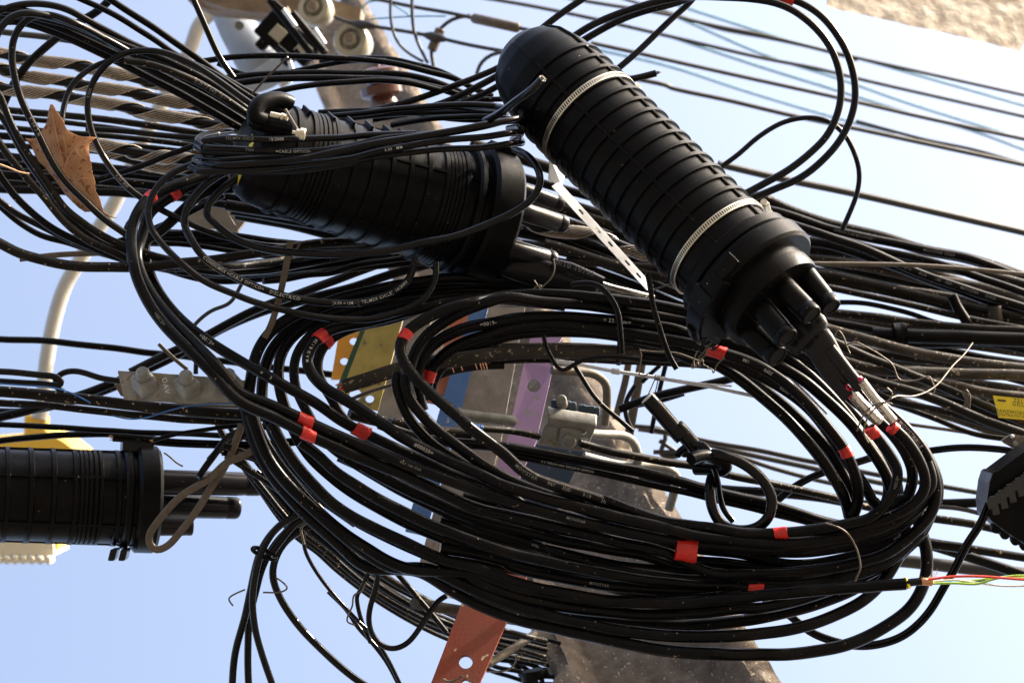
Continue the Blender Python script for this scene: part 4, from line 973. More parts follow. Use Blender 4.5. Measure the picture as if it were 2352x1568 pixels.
cable('B 60,790:4.27 300,760 600,745 900,742 1150,755:4.15', 14, 'gloss_jacket', 'thin black optical cable on the far side of the middle closure')
cable('A 1290,965:3.93 1340,1000:3.92 1500,1020:3.9 1700,1030 2000,1020 B 100,960 500,930:3.9', 14, 'gloss_jacket', 'thin black optical cable tucked behind the lettered strands')
lc1 = cable('B 1190,985:4.05 1260,1015:3.97 1330,1080:3.93 1370,1180:3.9 1335,1290 1200,1400 1000,1490 800,1565 E 600,130:3.86 300,190 0,212 D 2050,208 1900,195 1750,170 1600,130 1480,60 1400,-20 A 1365,1440 1375,1360 1430,1285 1520,1205 1600,1160:3.95', 17, 'gloss_jacket', 'black cable looping right round the middle closure and its collar')
lc2 = cable('A 1640,1090:3.97 1480,1140:3.95 1390,1195 1290,1290 1225,1400 1220,1500 D 1250,80 1320,200:3.88 1440,300 1600,380 1800,460 2000,510 2211,530 E 140,530 280,505 400,455 490,380 530,290 535,220:4.0', 17, 'gloss_jacket', 'black cable with white lettering hanging in a loop below the middle closure')
ink(lc2, 'CONDUMEX -', 'D 1420,298', 8); ink(lc2, '=CABLE OPTICO=', 'D 1622,402', 8.5); ink(lc2, 'DIELECTRICO', 'D 1870,488', 8.5)
ink(lc2, '[6.50 = UM - ]', 'E 60,536', 7.5); ink(lc2, 'TELMEX CHILE]', 'E 275,508', 8.5); ink(lc2, '10/2003', 'E 448,440', 8)
lc3 = cable('A 1420,1040:3.95 1300,1080:3.93 1150,1140 1050,1220 985,1340 980,1440 1010,1530 D 1060,120 1180,250:3.85 1350,385 1600,490 1800,560 2000,605 2211,635 E 200,640 380,605 530,545 630,460 672,370 672,260:4.0', 15.5, 'gloss_jacket', 'black cable hanging in the outer loop below the lettered one')
# cut cable in front of the large closure
cc = cable('B 1000,800:3.86 1100,745:3.78 1200,670:3.72 1300,600:3.68 1380,520:3.66', 17.5, 'gloss_jacket', 'black cable with a frayed cut end in front of the large closure'); cut_end(cc, False, 'tie_wire', lenp=5)
cc = cable('B 1930,530:4.2 2040,510 2130,487:4.2', 16, 'gloss_jacket', 'black cable stub with a cut end sticking out right of the large closure'); cut_end(cc, False, 'tie_wire', lenp=12)

# upper middle arcs
GU = 'cables arching above the middle closure'
for i, (p, w_, lab) in enumerate([
    ('A 1330,405:4.40 1500,382 1750,370 2000,375 2211,385 B 200,395 450,430 650,480 800,520 900,575 1050,640:4.45', 14, 'black cable arching above the middle closure, top strand'),
    ('B -100,400:4.46 150,384 350,388 550,430 720,480 880,560:4.48', 13, 'black cable arching above the middle closure, second strand'),
    ('A 1480,520:4.34 1700,495 1950,485 2211,482 B 200,486 450,492 620,525 780,590 950,660 1100,720:4.42', 15, 'black cable arching above the middle closure, third strand'),
    ('A 1560,555:4.30 1800,525 2100,515 2352,520 B 350,525 550,555 760,605 900,660 1050,730:4.4', 16, 'black cable arching above the middle closure, fourth strand'),
    ('A 1740,640:4.28 1900,590 2100,560 2352,540 B 300,532 500,550 700,600:4.36', 14, 'black cable arching above the middle closure, lowest strand'),
    ('A 1440,420:4.42 1600,490 1800,500 2000,460 2211,420 B 150,400 350,405:4.44', 12, 'thin black cable dipping between the arching strands')]):
    cable(p, w_, 'black_jacket', lab, GU)
for i, (p, w_, lab) in enumerate([
    ('B 1135,425:4.40 1000,490 800,568 600,640 400,700 150,755 -50,790:4.3', 15, 'black cable fanning left from behind the large closure, uppermost'),
    ('B 1140,470:4.36 1000,545 850,625 700,690 500,745 250,790:4.32', 16, 'black cable fanning left from behind the large closure, second'),
    ('B 1100,560:4.33 950,640 780,700 600,730 350,755 100,780:4.3', 15, 'black cable fanning left from behind the large closure, third'),
    ('B 1110,655:4.38 950,665 750,700 500,720 250,745:4.35', 13, 'black cable fanning left from behind the large closure, lowest')]):
    cable(p, w_, 'black_jacket', lab, 'cables fanning left from the large closure')
cable('A 1670,620:4.15 1750,530 1830,450 1905,378:4.1', 5, 'tie_wire', 'short grey steel rod standing above the middle closure', name='wire', cat='wire')
# far service wires top middle
FW = 'far blurred service wires'
for p, w_, lab, mt in [
    ('A 2211,110:6.2 B 60,140 240,172 600,232 900,300 1180,350:6.0', 9, 'far dark service wire from the insulator to the large closure', 'far_wire'),
    ('B 180,-20:6.2 300,0 500,42 780,90 980,135 1340,212:6.0', 9, 'far dark service wire with a brass connector', 'far_wire'),
    ('B 375,-20:6.1 370,100 385,200 430,300 500,360 590,410:6.1', 7, 'far hanging wire curving down right of the insulators', 'far_wire'),
    ('B 515,-20:6.1 515,100 525,200 560,300 620,420:6.1', 8, 'far hanging wire beside the curved one', 'far_wire'),
    ('B 900,105:6.1 780,125 700,190 655,260 640,340 660,450:6.1', 9, 'far wire arching down from the brass connector', 'far_wire'),
    ('B 1180,350:6.0 1080,345 1000,385 955,440 940,510:6.0', 9, 'far wire arching down beside the large closure', 'far_wire'),
    ('B 205,90:6.2 185,50 220,10 320,5 440,60 520,120:6.2', 4, 'thin blue far wire curling near the insulators', 'blue_wire'),
    ('B 240,128:6.2 500,110 740,108:6.2', 4, 'thin blue far wire between the service wires', 'blue_wire')]:
    c9 = cable(p, w_, mt, lab, FW, name='wire', cat='wire', step=12)
    if 'brass' in lab:
        j = near(c9, 'B 1050,150'); a_, b_ = c9.C[j-4], c9.C[j+5]
        MB().lathe(a_, b_, [(0, px(8, 6)), (.05, px(12, 6)), (.95, px(12, 6)), (1, px(8, 6))], 20).mk('connector', 'brown_ribbon', c9.o, sharp=40)
    if 'insulator to' in lab:
        for q in ('B 200,150', 'B 680,245'):
            j = near(c9, q); MB().lathe(c9.C[j-2], c9.C[j+2], [(0, px(6, 6)), (.3, px(11, 6)), (.7, px(11, 6)), (1, px(6, 6))], 16).mk('connector', 'far_wire', c9.o, sharp=40)
# straight wires across the right sky
SK = [('B 1300,-60:7.0 1700,15 2000,62 2211,97 C 250,160 650,240 1100,350 1600,462 2400,640:7.4', 9, 'far_wire', 'far black wire crossing the right sky, uppermost'),
      ('B 950,-20:7.0 1300,40 1700,122 2211,240 C 600,380 1000,458 1250,520 2400,782:7.3', 9, 'far_wire', 'far black wire crossing the right sky, third'),
      ('B 1700,285:6.6 2000,350 2211,398 C 400,488 1100,642 1700,780 2400,930:6.9', 10, 'far_wire', 'far black wire crossing the right sky, fourth'),
      ('B 1900,505:6.4 2211,570 C 0,575 400,665 850,772 1150,832 1700,950 2400,1100:6.7', 11, 'far_wire', 'far black wire crossing the right sky, fifth'),
      ('C 330,1085:5.4 700,1172 1200,1275 1700,1388 2400,1548:5.6', 17, 'far_wire', 'thick black wire crossing the right sky, lowest'),
      ('B 1800,-40:7.5 2100,50 2300,110 C 300,185 700,262 1000,330 1250,400:7.5', 7, 'far_wire', 'far black wire twisting across the upper right sky'),
      ('C 1240,800:6.8 1700,925 2000,985 2400,1098:6.8', 8, 'far_wire', 'far black wire twisted round the fifth one in the right sky'),
      ('C 60,35:8.5 400,145 700,240 1300,400 2400,712:8.8', 7, 'blue_wire', 'pale blue far wire in the right sky, uppermost'),
      ('C 60,115:8.5 650,370 1100,512 1600,688 2400,935:8.8', 7, 'blue_wire', 'pale blue far wire in the right sky, second'),
      ('C 0,240:8.5 600,440 1100,595 1600,750 2000,862 2400,1008:8.8', 7, 'blue_wire', 'pale blue far wire in the right sky, third'),
      ('B 1700,320:8.5 C 0,438 500,600 1100,778 1500,880:8.8', 7, 'blue_wire', 'pale blue far wire in the right sky, lowest')]
for p, w_, mt, lab in SK: cable(p, w_, mt, lab, 'straight wires in the right sky', name='wire', cat='wire', step=16)
# loops right of the large closure
t1 = cable('B 1560,260:4.35 1700,170 1900,85 2100,20 2211,-5 C 150,-20 350,-15 560,-5 700,20 850,85 980,190 1080,330 1130,470 1145,600 1125,740 1060,880 950,1000 800,1120 650,1205 520,1275:4.3 400,1330 280,1360', 17, 'gloss_jacket', 'inner of the two big cable loops right of the large closure')
t2 = cable('B 1620,285:4.38 1800,180 1950,110 2100,60 2280,15 C 200,-30 500,-35 700,-20 830,0 950,60 1080,180 1180,350 1230,520 1235,660 1200,800 1120,950 1000,1080 850,1190 700,1250 550,1310:4.33 400,1350', 17, 'gloss_jacket', 'outer of two big cable loops right of the large closure, red tape on top')
tape(t2, 'C 770,20', 40, 1.5)
cable('C 320,1125:4.45 450,1032 600,900 750,812 900,778 1040,795 1140,860 1220,980 1262,1130 1245,1290 1195,1420 1150,1520:4.5', 12, 'gloss_jacket', 'thinner black cable arching below the two big loops')
cable('B 1340,215:4.3 1500,90 1660,-15:4.3', 16, 'gloss_jacket', 'black cable rising from the top of the large closure to the top edge')
cable('B 1860,470:4.35 1980,370 2100,255 2250,110 2352,20 C 180,-30:4.4', 15, 'gloss_jacket', 'black cable slanting up from the upper hose clamp to the top edge')

# ------------------------------------------------------------------ right hand background run
GB = 'cables of the right hand run'
for p, w_, mt, lab in [
    ('F 1080,330:4.9 1400,420 S -200,60 0,165 560,345 1000,445 1350,565 1700,625 2000,705 2420,850:5.0', 26, 'dusty_jacket', 'thick dusty cable along the top of the right hand run'),
    ('F 1100,380:4.85 1450,470 S -100,180 200,280 600,400 1000,485 1500,590 1800,640 2420,880:4.95', 20, 'black_jacket', 'second cable from the top of the right hand run, with faint lettering'),
    ('S 250,375:4.70 800,560 1300,785 1900,990 2420,1150:4.75', 20, 'black_jacket', 'lettered cable slanting across the right hand run'),
    ('S 300,400:4.78 900,560 1500,690 1900,830 2420,1010:4.8', 18, 'black_jacket', 'cable slanting just above the lettered one in the right hand run'),
    ('S 200,700:4.62 700,702 1200,712 1700,742 2420,810:4.65', 10, 'brown_ribbon', 'thin brown wire level across the right hand run'),
    ('F 1200,450:4.9 1500,540 S 250,560 800,620 1300,700 1800,770 2420,930:4.9', 26, 'dusty_jacket', 'dusty cable in the middle of the right hand run'),
    ('F 1200,480:4.95 1500,570 S 250,640 800,720 1400,850 2000,960 2420,1100:4.95', 28, 'grimy_jacket', 'grimy thick cable in the middle of the right hand run'),
    ('F 1200,500:4.9 1500,600 S 250,480 900,660 1500,880 2420,1210:4.85', 24, 'black_jacket', 'cable diving under the lettered one in the right hand run'),
    ('F 1250,560:4.85 1550,640 S 300,800 900,920 1500,1060 2000,1160 2420,1250:4.85', 24, 'dusty_jacket', 'speckled cable just above the sky gaps on the right'),
    ('F 1300,600:4.85 S 300,850 900,960 1500,1100 2420,1310:4.85', 17, 'dusty_jacket', 'cable between the sky gaps on the right, upper'),
    ('S 350,920:4.8 800,1010 1300,1120 1900,1260 2420,1350:4.8', 15, 'dusty_jacket', 'cable between the sky gaps on the right, middle'),
    ('S 400,1080:4.8 750,1080 1000,1130 1300,1210 1500,1290 1900,1330:4.8', 12, 'black_jacket', 'thin cable crossing the sky gaps on the right'),
    ('S 300,1170:4.75 900,1230 1500,1310 2420,1370:4.75', 21, 'dusty_jacket', 'thick cable below the sky gaps on the right'),
    ('S 300,1250:4.70 700,1320 1060,1380 1300,1400 2420,1440:4.7', 20, 'black_jacket', 'cable entering the black sleeve on the right'),
    ('S 1180,1405:4.66 1600,1420 2420,1450:4.66', 33, 'closure_plastic', 'thick black sleeve tube on the right hand run'),
    ('G 1050,700:4.55 1300,770 1600,850 1900,905 2420,970:4.55', 24, 'grimy_jacket', 'grimy cable with round dirt spots on the right'),
    ('G 1040,760:4.5 1250,860 1500,960 1800,1080 2100,1210 2420,1350:4.5', 20, 'dusty_jacket', 'cable slanting down to the yellow tag'),
    ('G 1060,880:4.52 1300,960 1600,985 2000,1000 2420,1010:4.52', 26, 'grimy_jacket', 'lettered grimy cable above the yellow tag'),
    ('G 1100,950:4.48 1400,1060 1700,1140 2000,1270 2420,1420:4.45', 22, 'dusty_jacket', 'dusty cable passing under the yellow tag'),
    ('G 1200,1050:4.5 1500,1180 1800,1240 2100,1330 2420,1440:4.5', 16, 'dusty_jacket', 'dusty cable lowest in the right hand run, upper'),
    ('G 1200,1120:4.52 1500,1200 1750,1290 2000,1390 2300,1440:4.52', 13, 'dusty_jacket', 'dusty cable lowest in the right hand run'),
    ('G 1650,1340:4.7 1900,1375 2200,1425:4.7', 8, 'brown_ribbon', 'thin grey wire under the right hand run'),
    ('G 1200,820:4.6 1500,880 1900,930 2420,1060:4.6', 22, 'dusty_jacket', 'cable behind the thin tie wire on the right'),
    ('G 1500,790:4.8 1800,800 2100,790 2420,850:4.8', 20, 'black_jacket', 'cable behind the sleeve tube on the right'),
    ('G 1400,1080:4.62 1800,1060 2100,1130 2420,1160:4.62', 26, 'grimy_jacket', 'grimy cable beside the wire ties on the right')]:
    q_ = parse(p); v_ = Vector((q_[0][0]-q_[1][0], q_[0][1]-q_[1][1])).normalized()*75
    if q_[0][0] > 1850: q_ = [[q_[0][0]+v_.x, q_[0][1]+v_.y, q_[0][2]]]+q_
    c8 = cable(q_, w_, mt, lab, GB, step=12)
    if 'lettered cable' in lab: 
        for tx, at_ in (('2016', 'S 1215,760'), ('OLO', 'S 1355,800'), ('100', 'S 1490,855'), ('PKP', 'S 1620,895'), ('MOVISTAR', 'S 1820,970'), ('CHILE', 'S 2025,1045')): ink(c8, tx, at_, 7, mat='grey_ink')
    if 'faint lettering' in lab: ink(c8, 'OPTICO 2100 MOVISTAR', 'S 640,430', 6, mat='grey_ink'); ink(c8, 'MOVISTAR CHILE', 'S 1500,590', 7, mat='grey_ink')
    if 'lettered grimy' in lab: ink(c8, '0001099', 'G 1650,985', 9, mat='grey_ink')
    if 'black sleeve' in lab: tape(c8, 'S 1130,1390', 30, 1.75, 'closure_plastic', 'sleeve_collar')
bundle('F 1180,430:4.95 1350,480 1560,560 1800,640:4.95', 'F 1180,640:4.9 1350,660 1600,760 1850,850:4.9', 9, 24, 'dusty_jacket', 'dusty cable crossing the gap between the two closures, {} from the top', 'dusty cables between the closures', dj=.04, jit=3, mats=['dusty_jacket', 'grimy_jacket', 'black_jacket'])
cable('F 1560,640:4.95 1700,760 1850,900 1900,950:4.9', 6, 'far_wire', 'thin dark wire behind the large closure base')
cable('S 1640,1010:4.8 1690,1120 1740,1200 1850,1360:4.8', 24, 'closure_plastic', 'short black cable tie hanging across the sky gap', name='cable_tie', cat='cable tie')
cable('S 2050,1120:4.85 2065,1240 2080,1350:4.85', 38, 'grimy_jacket', 'short dark sleeve stub across the sky gap', name='cable_sleeve', cat='sleeve')
cable('A 1262,1003:3.93 1330,1012 1400,1030 1500,1062:3.95', 9, 'tie_wire', 'frayed end of silver strand caught in the left end of the thin coil', name='guy_wire', cat='guy wire')

GF = 'filling cables of the right hand run'
bundle('F 1700,520:5.05 2000,590 2200,645 2420,745:5.05', 'F 1700,590:5.0 1900,640 2100,670 2420,735:5.0', 6, 22, 'dusty_jacket', 'dim cable deep in the upper right hand run, {} from the top', GF, dj=.03, mats=['dusty_jacket', 'black_jacket', 'grimy_jacket'])
bundle('F 1850,728:4.85 2000,740 2200,755 2420,775:4.85', 'F 1880,860:4.8 2040,910 2200,960 2420,1035:4.8', 8, 25, 'dusty_jacket', 'dim dusty cable deep in the lower right hand run, {} from the top', GF, dj=.03, mats=['dusty_jacket', 'grimy_jacket', 'black_jacket'])

cable('A 1300,1040:3.96 1450,1060:3.9 1700,1050 2000,1035 2352,1000:3.87 B 350,945 700,890 1000,835 1190,790:3.9', 15, 'gloss_jacket', 'thin black optical cable across the middle closure, tucked under the crossing strand')
cable('A 1330,905:4.0 1500,875:4.2 1900,800 2211,770 B 300,735 700,700 1000,695 1200,725:4.1', 14, 'gloss_jacket', 'thin black optical cable arching just over the top of the middle closure')
cable('B -100,745:4.3 200,730 500,745 800,790 1100,800:4.2', 13, 'gloss_jacket', 'thin black cable dipping behind the right end of the thin coil')
# ------------------------------------------------------------------ the big coil
GC = 'strands of the big coil'
def cs(p, w_, lab, mat='black_jacket', **k): return cable(p, w_*1.07, mat, 'big coil cable, '+lab, GC, **k)
# upper run: from the left bend, over the top, under the closure, down the right side
o1 = cs('N 800,470:4.02 300,410 0,345 L 1700,420:3.95 1400,325 1000,190 470,0:3.84 K 2352,600 2000,330 Q 2050,1540:3.81 1850,1370 1700,1240 1560,1100 1460,950 1430,860 1450,780 1520,690 1660,590 1850,500 2100,440:3.92 R 200,405:3.97 500,372 900,385 1300,430 1700,490 1900,530 M 150,0:4.0 600,160 1000,370 1300,540:3.93 1500,690 1700,880 1850,1060 1950,1260 1990,1420 1975,1568 N 1950,200:3.93 1880,300 1700,460 1500,590 1200,670 800,725:3.95 400,745 0,740 L 1700,690 1300,600 900,500 500,405 0,290:3.88 K 1800,940 1500,800 1200,680 900,560 600,420 300,270 0,130:3.80 D 1400,985 1250,840 1110,700 1000,560 920,400 880,270:3.9 870,100 A 880,1480 960,1330 1150,1230 1400,1150:4.05', 24.5, 'long strand from the left taped pair to the printed right side')
tape(o1, 'Q 1480,745', 24, 1.08); tape(o1, 'K 620,425', 34, 1.1); tape(o1, 'A 975,1265', 22, 1.1)
for s_, q in (('100', 'M 1585,765'), ('PKP', 'M 1650,820'), ('MOVISTAR', 'M 1735,915'), ('CHILE', 'M 1805,1015')): ink(o1, s_, q, 9.5)
ink(o1, '=0013=', 'D 1115,610', 9, mat='grey_ink')
o2 = cs('K 1490,-100:3.88 1495,60:3.88 1600,230 1780,410 2000,580 2200,720:3.89 L 300,40 550,150 900,260 1300,360 1700,450 2100,510:3.93 N 300,430 700,440 1050,415 1350,335 1600,240 1780,140 1880,20:3.90 M 1890,1400 1880,1300 1800,1120 1680,960 1590,880:3.86', 24, 'strand curving from the right red tape to the lower run')
tape(o2, 'M 1555,855', 30, 1.14); tape(o2, 'M 1600,880', 18, 1.1)
o3 = cs('K 1420,-120:3.90 1400,-20 1440,120 1500,260 1620,420 1780,560 2000,700 2352,850:3.90 L 600,190 1000,190 1400,320 1700,425 2091,470:3.90 N 300,385 620,385 850,365 1100,325 1400,255 1520,160 1620,0:3.90 M 1640,1420 1650,1280 1570,1120 1450,960 1400,900:3.87', 23, 'top strand of the lower run with a red tape')
tape(o3, 'N 620,388', 30, 1.07); tape(o3, 'M 1430,915', 32, 1.18); ink(o3, '=0010=', 'M 1655,1370', 8, mat='grey_ink')
o4 = cs('Q 1640,1400:3.97 1600,1250 1590,1080 1640,920 1760,790 1950,690 2100,650:3.96 R 100,640 350,590 650,570 1000,585 1400,630 1800,690:4.0 M -100,110 200,160 500,300:4.02 800,470 1050,680 1250,880 1400,1080 1540,1300 1600,1500 1600,1568 N 1590,60:4.02', 25, 'strand printed 0019 along the top of the inner loop')
ink(o4, '=0019-', 'R 135,655', 10); ink(o4, '= 22. 0 m=', 'R 1255,603', 10)
for s_, q in (('100', 'M 500,300'),): pass
o5 = cs('Q 1540,1300:3.93 1500,1160 1530,1000 1570,880 1660,750 1800,630 2000,520 2200,450:3.92 R 250,400 600,440 1000,470:3.98 1400,530 1850,600 M -50,0:4.04 300,80 700,300 1000,560 1180,760 1330,960 1480,1180:4.03 1560,1350 1570,1450 N 1530,150 1400,250:4.04', 24, 'strand just inside the red taped left bend')
o6 = cs('Q 1680,1300:3.99 1670,1180 1720,1020 1850,880 2050,780 2200,740:3.97 R 300,670 700,640 1100,680 1500,740 1850,800:3.98 2140,880 M 50,210:3.96 200,265 450,370 700,540:3.97 950,800 1120,1010 1190,1110 1270,1300 1300,1450 1290,1568 N 1270,120 1250,240:4.0', 25, 'strand with the red tape under the large closure')
tape(o6, 'R 2135,880', 38, 1.1); tape(o6, 'M 1190,1110', 25, 1.1); tape(o6, 'Q 1650,1090', 28, 1.08)
ink(o6, '32F0', 'M 505,378', 8.5, flip=True); ink(o6, '100', 'M 290,310', 8.5, flip=True)
o7 = cs('Q 1700,1250:4.03 1740,1100 1850,960 2000,870 2191,800:4.01 R 350,730 800,700 1200,730 1600,800 1900,890 M -100,250:4.0 120,290 350,400 600,530 850,720 1050,960 1200,1200 1350,1400 1440,1568 N 1440,80 1480,200:4.02', 24, 'lowest strand of the upper run')
for s_, q in (('2020', 'M 705,455'), ('FIBERHOME', 'M 930,560')): ink(o7, s_, q, 9, flip=True)
o8 = cs('R 1300,780:4.03 1700,850 1950,960 M -50,300 200,430:4.03 450,630 700,850 900,1080 1060,1300 1170,1500:4.0 N 1180,60 1215,240:4.02', 25, 'outermost left strand on the right side fan')
o9 = cs('R 1400,900:4.08 1700,930 M -200,250 100,340:4.05 350,480 620,680 880,920 1060,1130 1180,1350 1250,1500 N 1250,60 1240,240:4.05', 24, 'second strand from the left on the right side fan')
ink(o9, 'FIBERHOME', 'M 445,515', 8, flip=True, mat='grey_ink')
o10 = cs('M 700,150:4.04 800,260:4.0 1000,420 1200,600 1380,760 1550,900 1700,1100:3.96 1780,1300 1760,1450 1700,1568 N 1700,60 1600,170 1400,300 1100,400 800,470 400,510:3.98', 24, 'strand between the two red taped cables on the right')
ink(o10, 'CHILE', 'M 880,350', 8.5, mat='grey_ink')
o10b = cs('M 400,120:4.08 700,280 950,480 1200,720 1400,950 1560,1200 1650,1420 1640,1568 N 1600,110 1450,230:4.06', 24, 'strand behind the others on the right side fan')
o11 = cs('M 1850,1050:3.98 1960,1250 2005,1400 1990,1568 N 1990,60 1960,190:3.98 1850,360 1650,540 1400,660 1100,740 700,790 300,800 0,790:3.98 L 1600,740 1200,660 800,590 400,490 0,390:3.93 K 1700,1010 1400,870 1100,700', 24, 'outer right strand feeding the middle of the lower run')
# left bends and the lower run
k1 = cs('R 900,420:4.08 300,380:4.06 Q 1750,200:4.05 1500,230 1200,330 1000,480:4.02 R -300,350 Q 1900,430 1500,530 1150,620 900,660 740,740 650,850 605,960 640,1060 750,1180 950,1300 1150,1430 1350,1560:3.86 K 1400,425 1650,560 1900,680 2150,790:3.86 L 261,100 600,200 1000,310 1500,430 2000,545 2352,590:3.90 N 500,480 900,460 1300,400 1650,280 1850,80:3.92 M 1950,1400 1900,1200'.replace('Q 1750,200:4.05 1500,230 1200,330 1000,480:4.02 R -300,350 Q 1900,430', 'Q 1900,430:4.02'), 24.5, 'strand with dotted lettering from the left red tape')
tape(k1, 'Q 745,760', 24, 1.10); ink(k1, '#00020=', 'K 1610,640', 9.5); ink(k1, 'M A D R I 20', 'Q 625,880', 8)
k2 = cs('R 800,480:4.08 200,420 Q 1800,450:4.06 1400,580 1100,650 900,720 780,810 720,920 710,1040 760,1180:3.98 850,1320 K 900,250 1050,400 1300,530:3.95 1600,650 1900,800 2200,930 L 400,330 800,430 1200,520 1600,600 2000,640 2352,650:3.95 N 600,560 1000,540 1400,450 1750,280 1900,60:3.97', 22, 'strand hidden behind the dotted one at the left red tape')
tape(k2, 'Q 815,805', 22, 1.14); pass
k3 = cs('A 1500,1180:4.08 1300,1210 1100,1320 980,1420 940,1568:4.0 D 900,200 950,370 1040,530 1150,660 1280,790 1430,940:3.82 K 0,50 300,175 600,310 900,450 1250,590 1600,740 2000,880 2352,1010:3.86 L 300,230 700,350 1100,450 1500,540 1880,600 2200,630 2352,640:3.92 N 500,530 900,510 1250,440 1600,320 1850,150 1960,0:3.94', 24.5, 'second of the red taped left pair')
tape(k3, 'L 1880,600', 50, 2.15, fatf=1.35, off=16); tape(k3, 'K 610,300', 36, 1.12); tape(k3, 'A 1150,1290', 24, 1.12)
ink(k3, 'PKP 100 CILE', 'K 1510,745', 6.5, mat='grey_ink'); ink(k3, 'MOVISTAR', 'L 870,425', 7, mat='grey_ink')
k4 = cs('A 1600,1240:4.1 1350,1270 1200,1400 1050,1540 D 960,120:4.02 990,330 1060,470 1180,620 1350,760 1600,920 1800,1030:3.88 K 700,160 950,330 1250,480 1600,640:3.94 2000,820 2352,930 L 500,320 1000,470 1500,590 2091,640:4.0', 23, 'strand printed 0013 on the left side')
ink(k4, '=0013=', 'D 1370,785', 10); ink(k4, '2', 'D 1795,1050', 8, mat='white_ink'); ink(k4, '=', 'D 1740,1018', 9)
tape(k4, 'K 1085,420', 36, 1.3)
# descending verticals left of centre -> lower run
v = []
v.append(cs('R 900,330:4.14 400,270 Q 2000,235:4.08 1700,250 1300,320 950,400 700,480 480,570 300,700 190,850 140,1000 110,1200 100,1300:3.98 K 110,170 200,430 330,650 500,870 700,1090 900,1270 1150,1440:3.92 1450,1600 I 700,480 1000,640 1300,770 1700,880 2100,940 2352,960:3.96 L 1500,1130 1800,1130 2200,1100 N 261,960 500,930 1000,885 1500,850 1720,832:3.86'.replace('I 700,480 1000,640 1300,770 1700,880 2100,940 2352,960:3.96', 'L 0,880 400,1000 800,1080 1150,1120:3.92'), 25, 'strand ending in bare coloured conductors at the lower right'))
v.append(cs('R 900,370:4.12 400,310 Q 2000,300:4.1 1750,318 1400,360 1000,420 750,500 560,600 400,750 290,900 240,1060 220,1250:4.02 K 220,150 310,400 450,650 620,850 850,1060 1100,1220:3.94 1400,1370 1700,1500 2000,1620 L 0,930:3.92 400,1080 800,1170 1200,1215 1600,1240 2000,1220 2352,1180:3.94 N 400,1050 700,1000 950,920:3.98 1300,790 1600,620 1850,400 1960,150:4.0', 25, 'thick strand below the one with bare conductors'))
v.append(cs('R 900,420:4.12 400,370 Q 2000,345:4.1 1500,410 1100,480 800,560 600,660 450,790 380,940 360,1100 400,1300:3.99 K 420,180 500,400 620,600 780,760 1000,930 1300,1110 1650,1280:3.93 2000,1420 2352,1540 L 300,800 700,900 1100,970 1500,1010 2000,1030 2352,1000:3.95 N 300,880 700,860 1100,800 1400,710 1650,580:3.98 1850,380', 24, 'strand rising behind the dotted lettering at left'))
tape(v[-1], 'N 385,860', 36, 1.12)
v.append(cs('R 900,450:4.1 300,390 Q 1800,400:4.06 1300,500 1000,560 780,640 620,760 530,880 500,1000 510,1150 560,1300 640,1450:3.96 K 700,400 850,560 1050,700 1300,850 1600,1010 1900,1150 2200,1270:3.94 L 250,520 600,650 1000,780 1400,860 1900,920 2352,930:3.95 N 500,830 900,810 1300,720 1600,600 1850,380:3.98', 21, 'thinner strand in the left hand fan'))
v.append(cs('K 560,500:3.86 700,600 850,750 1000,850 1250,1000 1600,1180 2000,1340 2352,1460:3.90 L 300,680 700,780 1100,860 1500,930 2000,980 2352,980:3.95', 24, 'strand just above the long sky slit'))
v.append(cs('K 300,330:3.90 450,600 650,850 850,1050 1150,1230 1450,1370 1800,1530:3.91 L 0,820 350,950 700,1030 1100,1100 1500,1120 2000,1090 2352,1050:3.93', 25, 'strand just below the long sky slit'))
v.append(cs('K 120,250:3.94 230,560 400,820 600,1020 850,1250 1100,1450 1350,1600:3.93 L -400,830 0,1020 400,1170 900,1300 1400,1390 1900,1430 2352,1420:3.90 N 400,1275 750,1225 1050,1130 1350,980 1530,800 1640,620:4.0 1720,450 1700,250', 26, 'lower big loop crossing the lower right sky'))
v.append(cs('K 60,150:3.98 180,560 350,850 600,1130 900,1400 1150,1600:3.96 L -500,850 -100,1080 300,1250 700,1350 1200,1460 1700,1555 2091,1580:3.9 N 0,1430 400,1455 800,1445 1200,1370 1500,1230 1750,1050 1870,850 1905,650 1880,450 1840,330:4.02 1800,150', 27, 'outermost lowest loop of the coil'))
for tx_, at_ in (('PKP', 'L 655,80'), ('SUD', 'L 800,135'), ('0-10', 'L 970,200'), ('2016', 'L 1130,255'), ('MOVISTAR', 'I 1255,170')): ink(o1, tx_, at_, 9, mat='grey_ink')
v.append(cs('L -300,620:3.99 0,740 500,860 1000,940 1500,1060 2000,1130 2352,1130:4.0', 26, 'dark strand filling the middle of the lower run, the lower'))
v.append(cs('K 1700,1250:3.99 2000,1380 L 0,600 500,720 1000,830 1500,940 2000,980 2352,960:4.0', 26, 'dark strand filling the middle of the lower run, the upper'))
v.append(cs('K 900,620:3.98 1300,800 1700,960 2100,1100 L 200,400 700,540 1200,640 1700,740 2352,800 N 600,720 1000,700 1400,600 1700,450:4.0', 25, 'dark strand behind the doubled red tape, the lower'))
v.append(cs('L 700,200:4.0 1200,400 1700,520 2352,600 N 600,500 1000,470 1400,370 1700,200:4.0', 25, 'dark strand behind the top strand of the lower run'))
v.append(cs('L -200,950:4.0 300,1080 800,1220 1300,1300 1900,1330 2352,1290 N 600,1100 900,1020 1300,860 1600,650 1850,380:4.04', 26, 'dark strand above the lower big loop'))
v.append(cs('L -300,650:3.92 0,700 400,800 800,890 1200,960 1700,1010 2352,1000:3.98', 23, 'hidden filler strand in the dark middle of the lower run'))
v.append(cs('L -300,420:3.95 0,500 400,610 800,700 1200,790 1700,850 2200,870 N 500,870 1000,830:3.98', 22, 'dark strand in the middle of the lower run'))
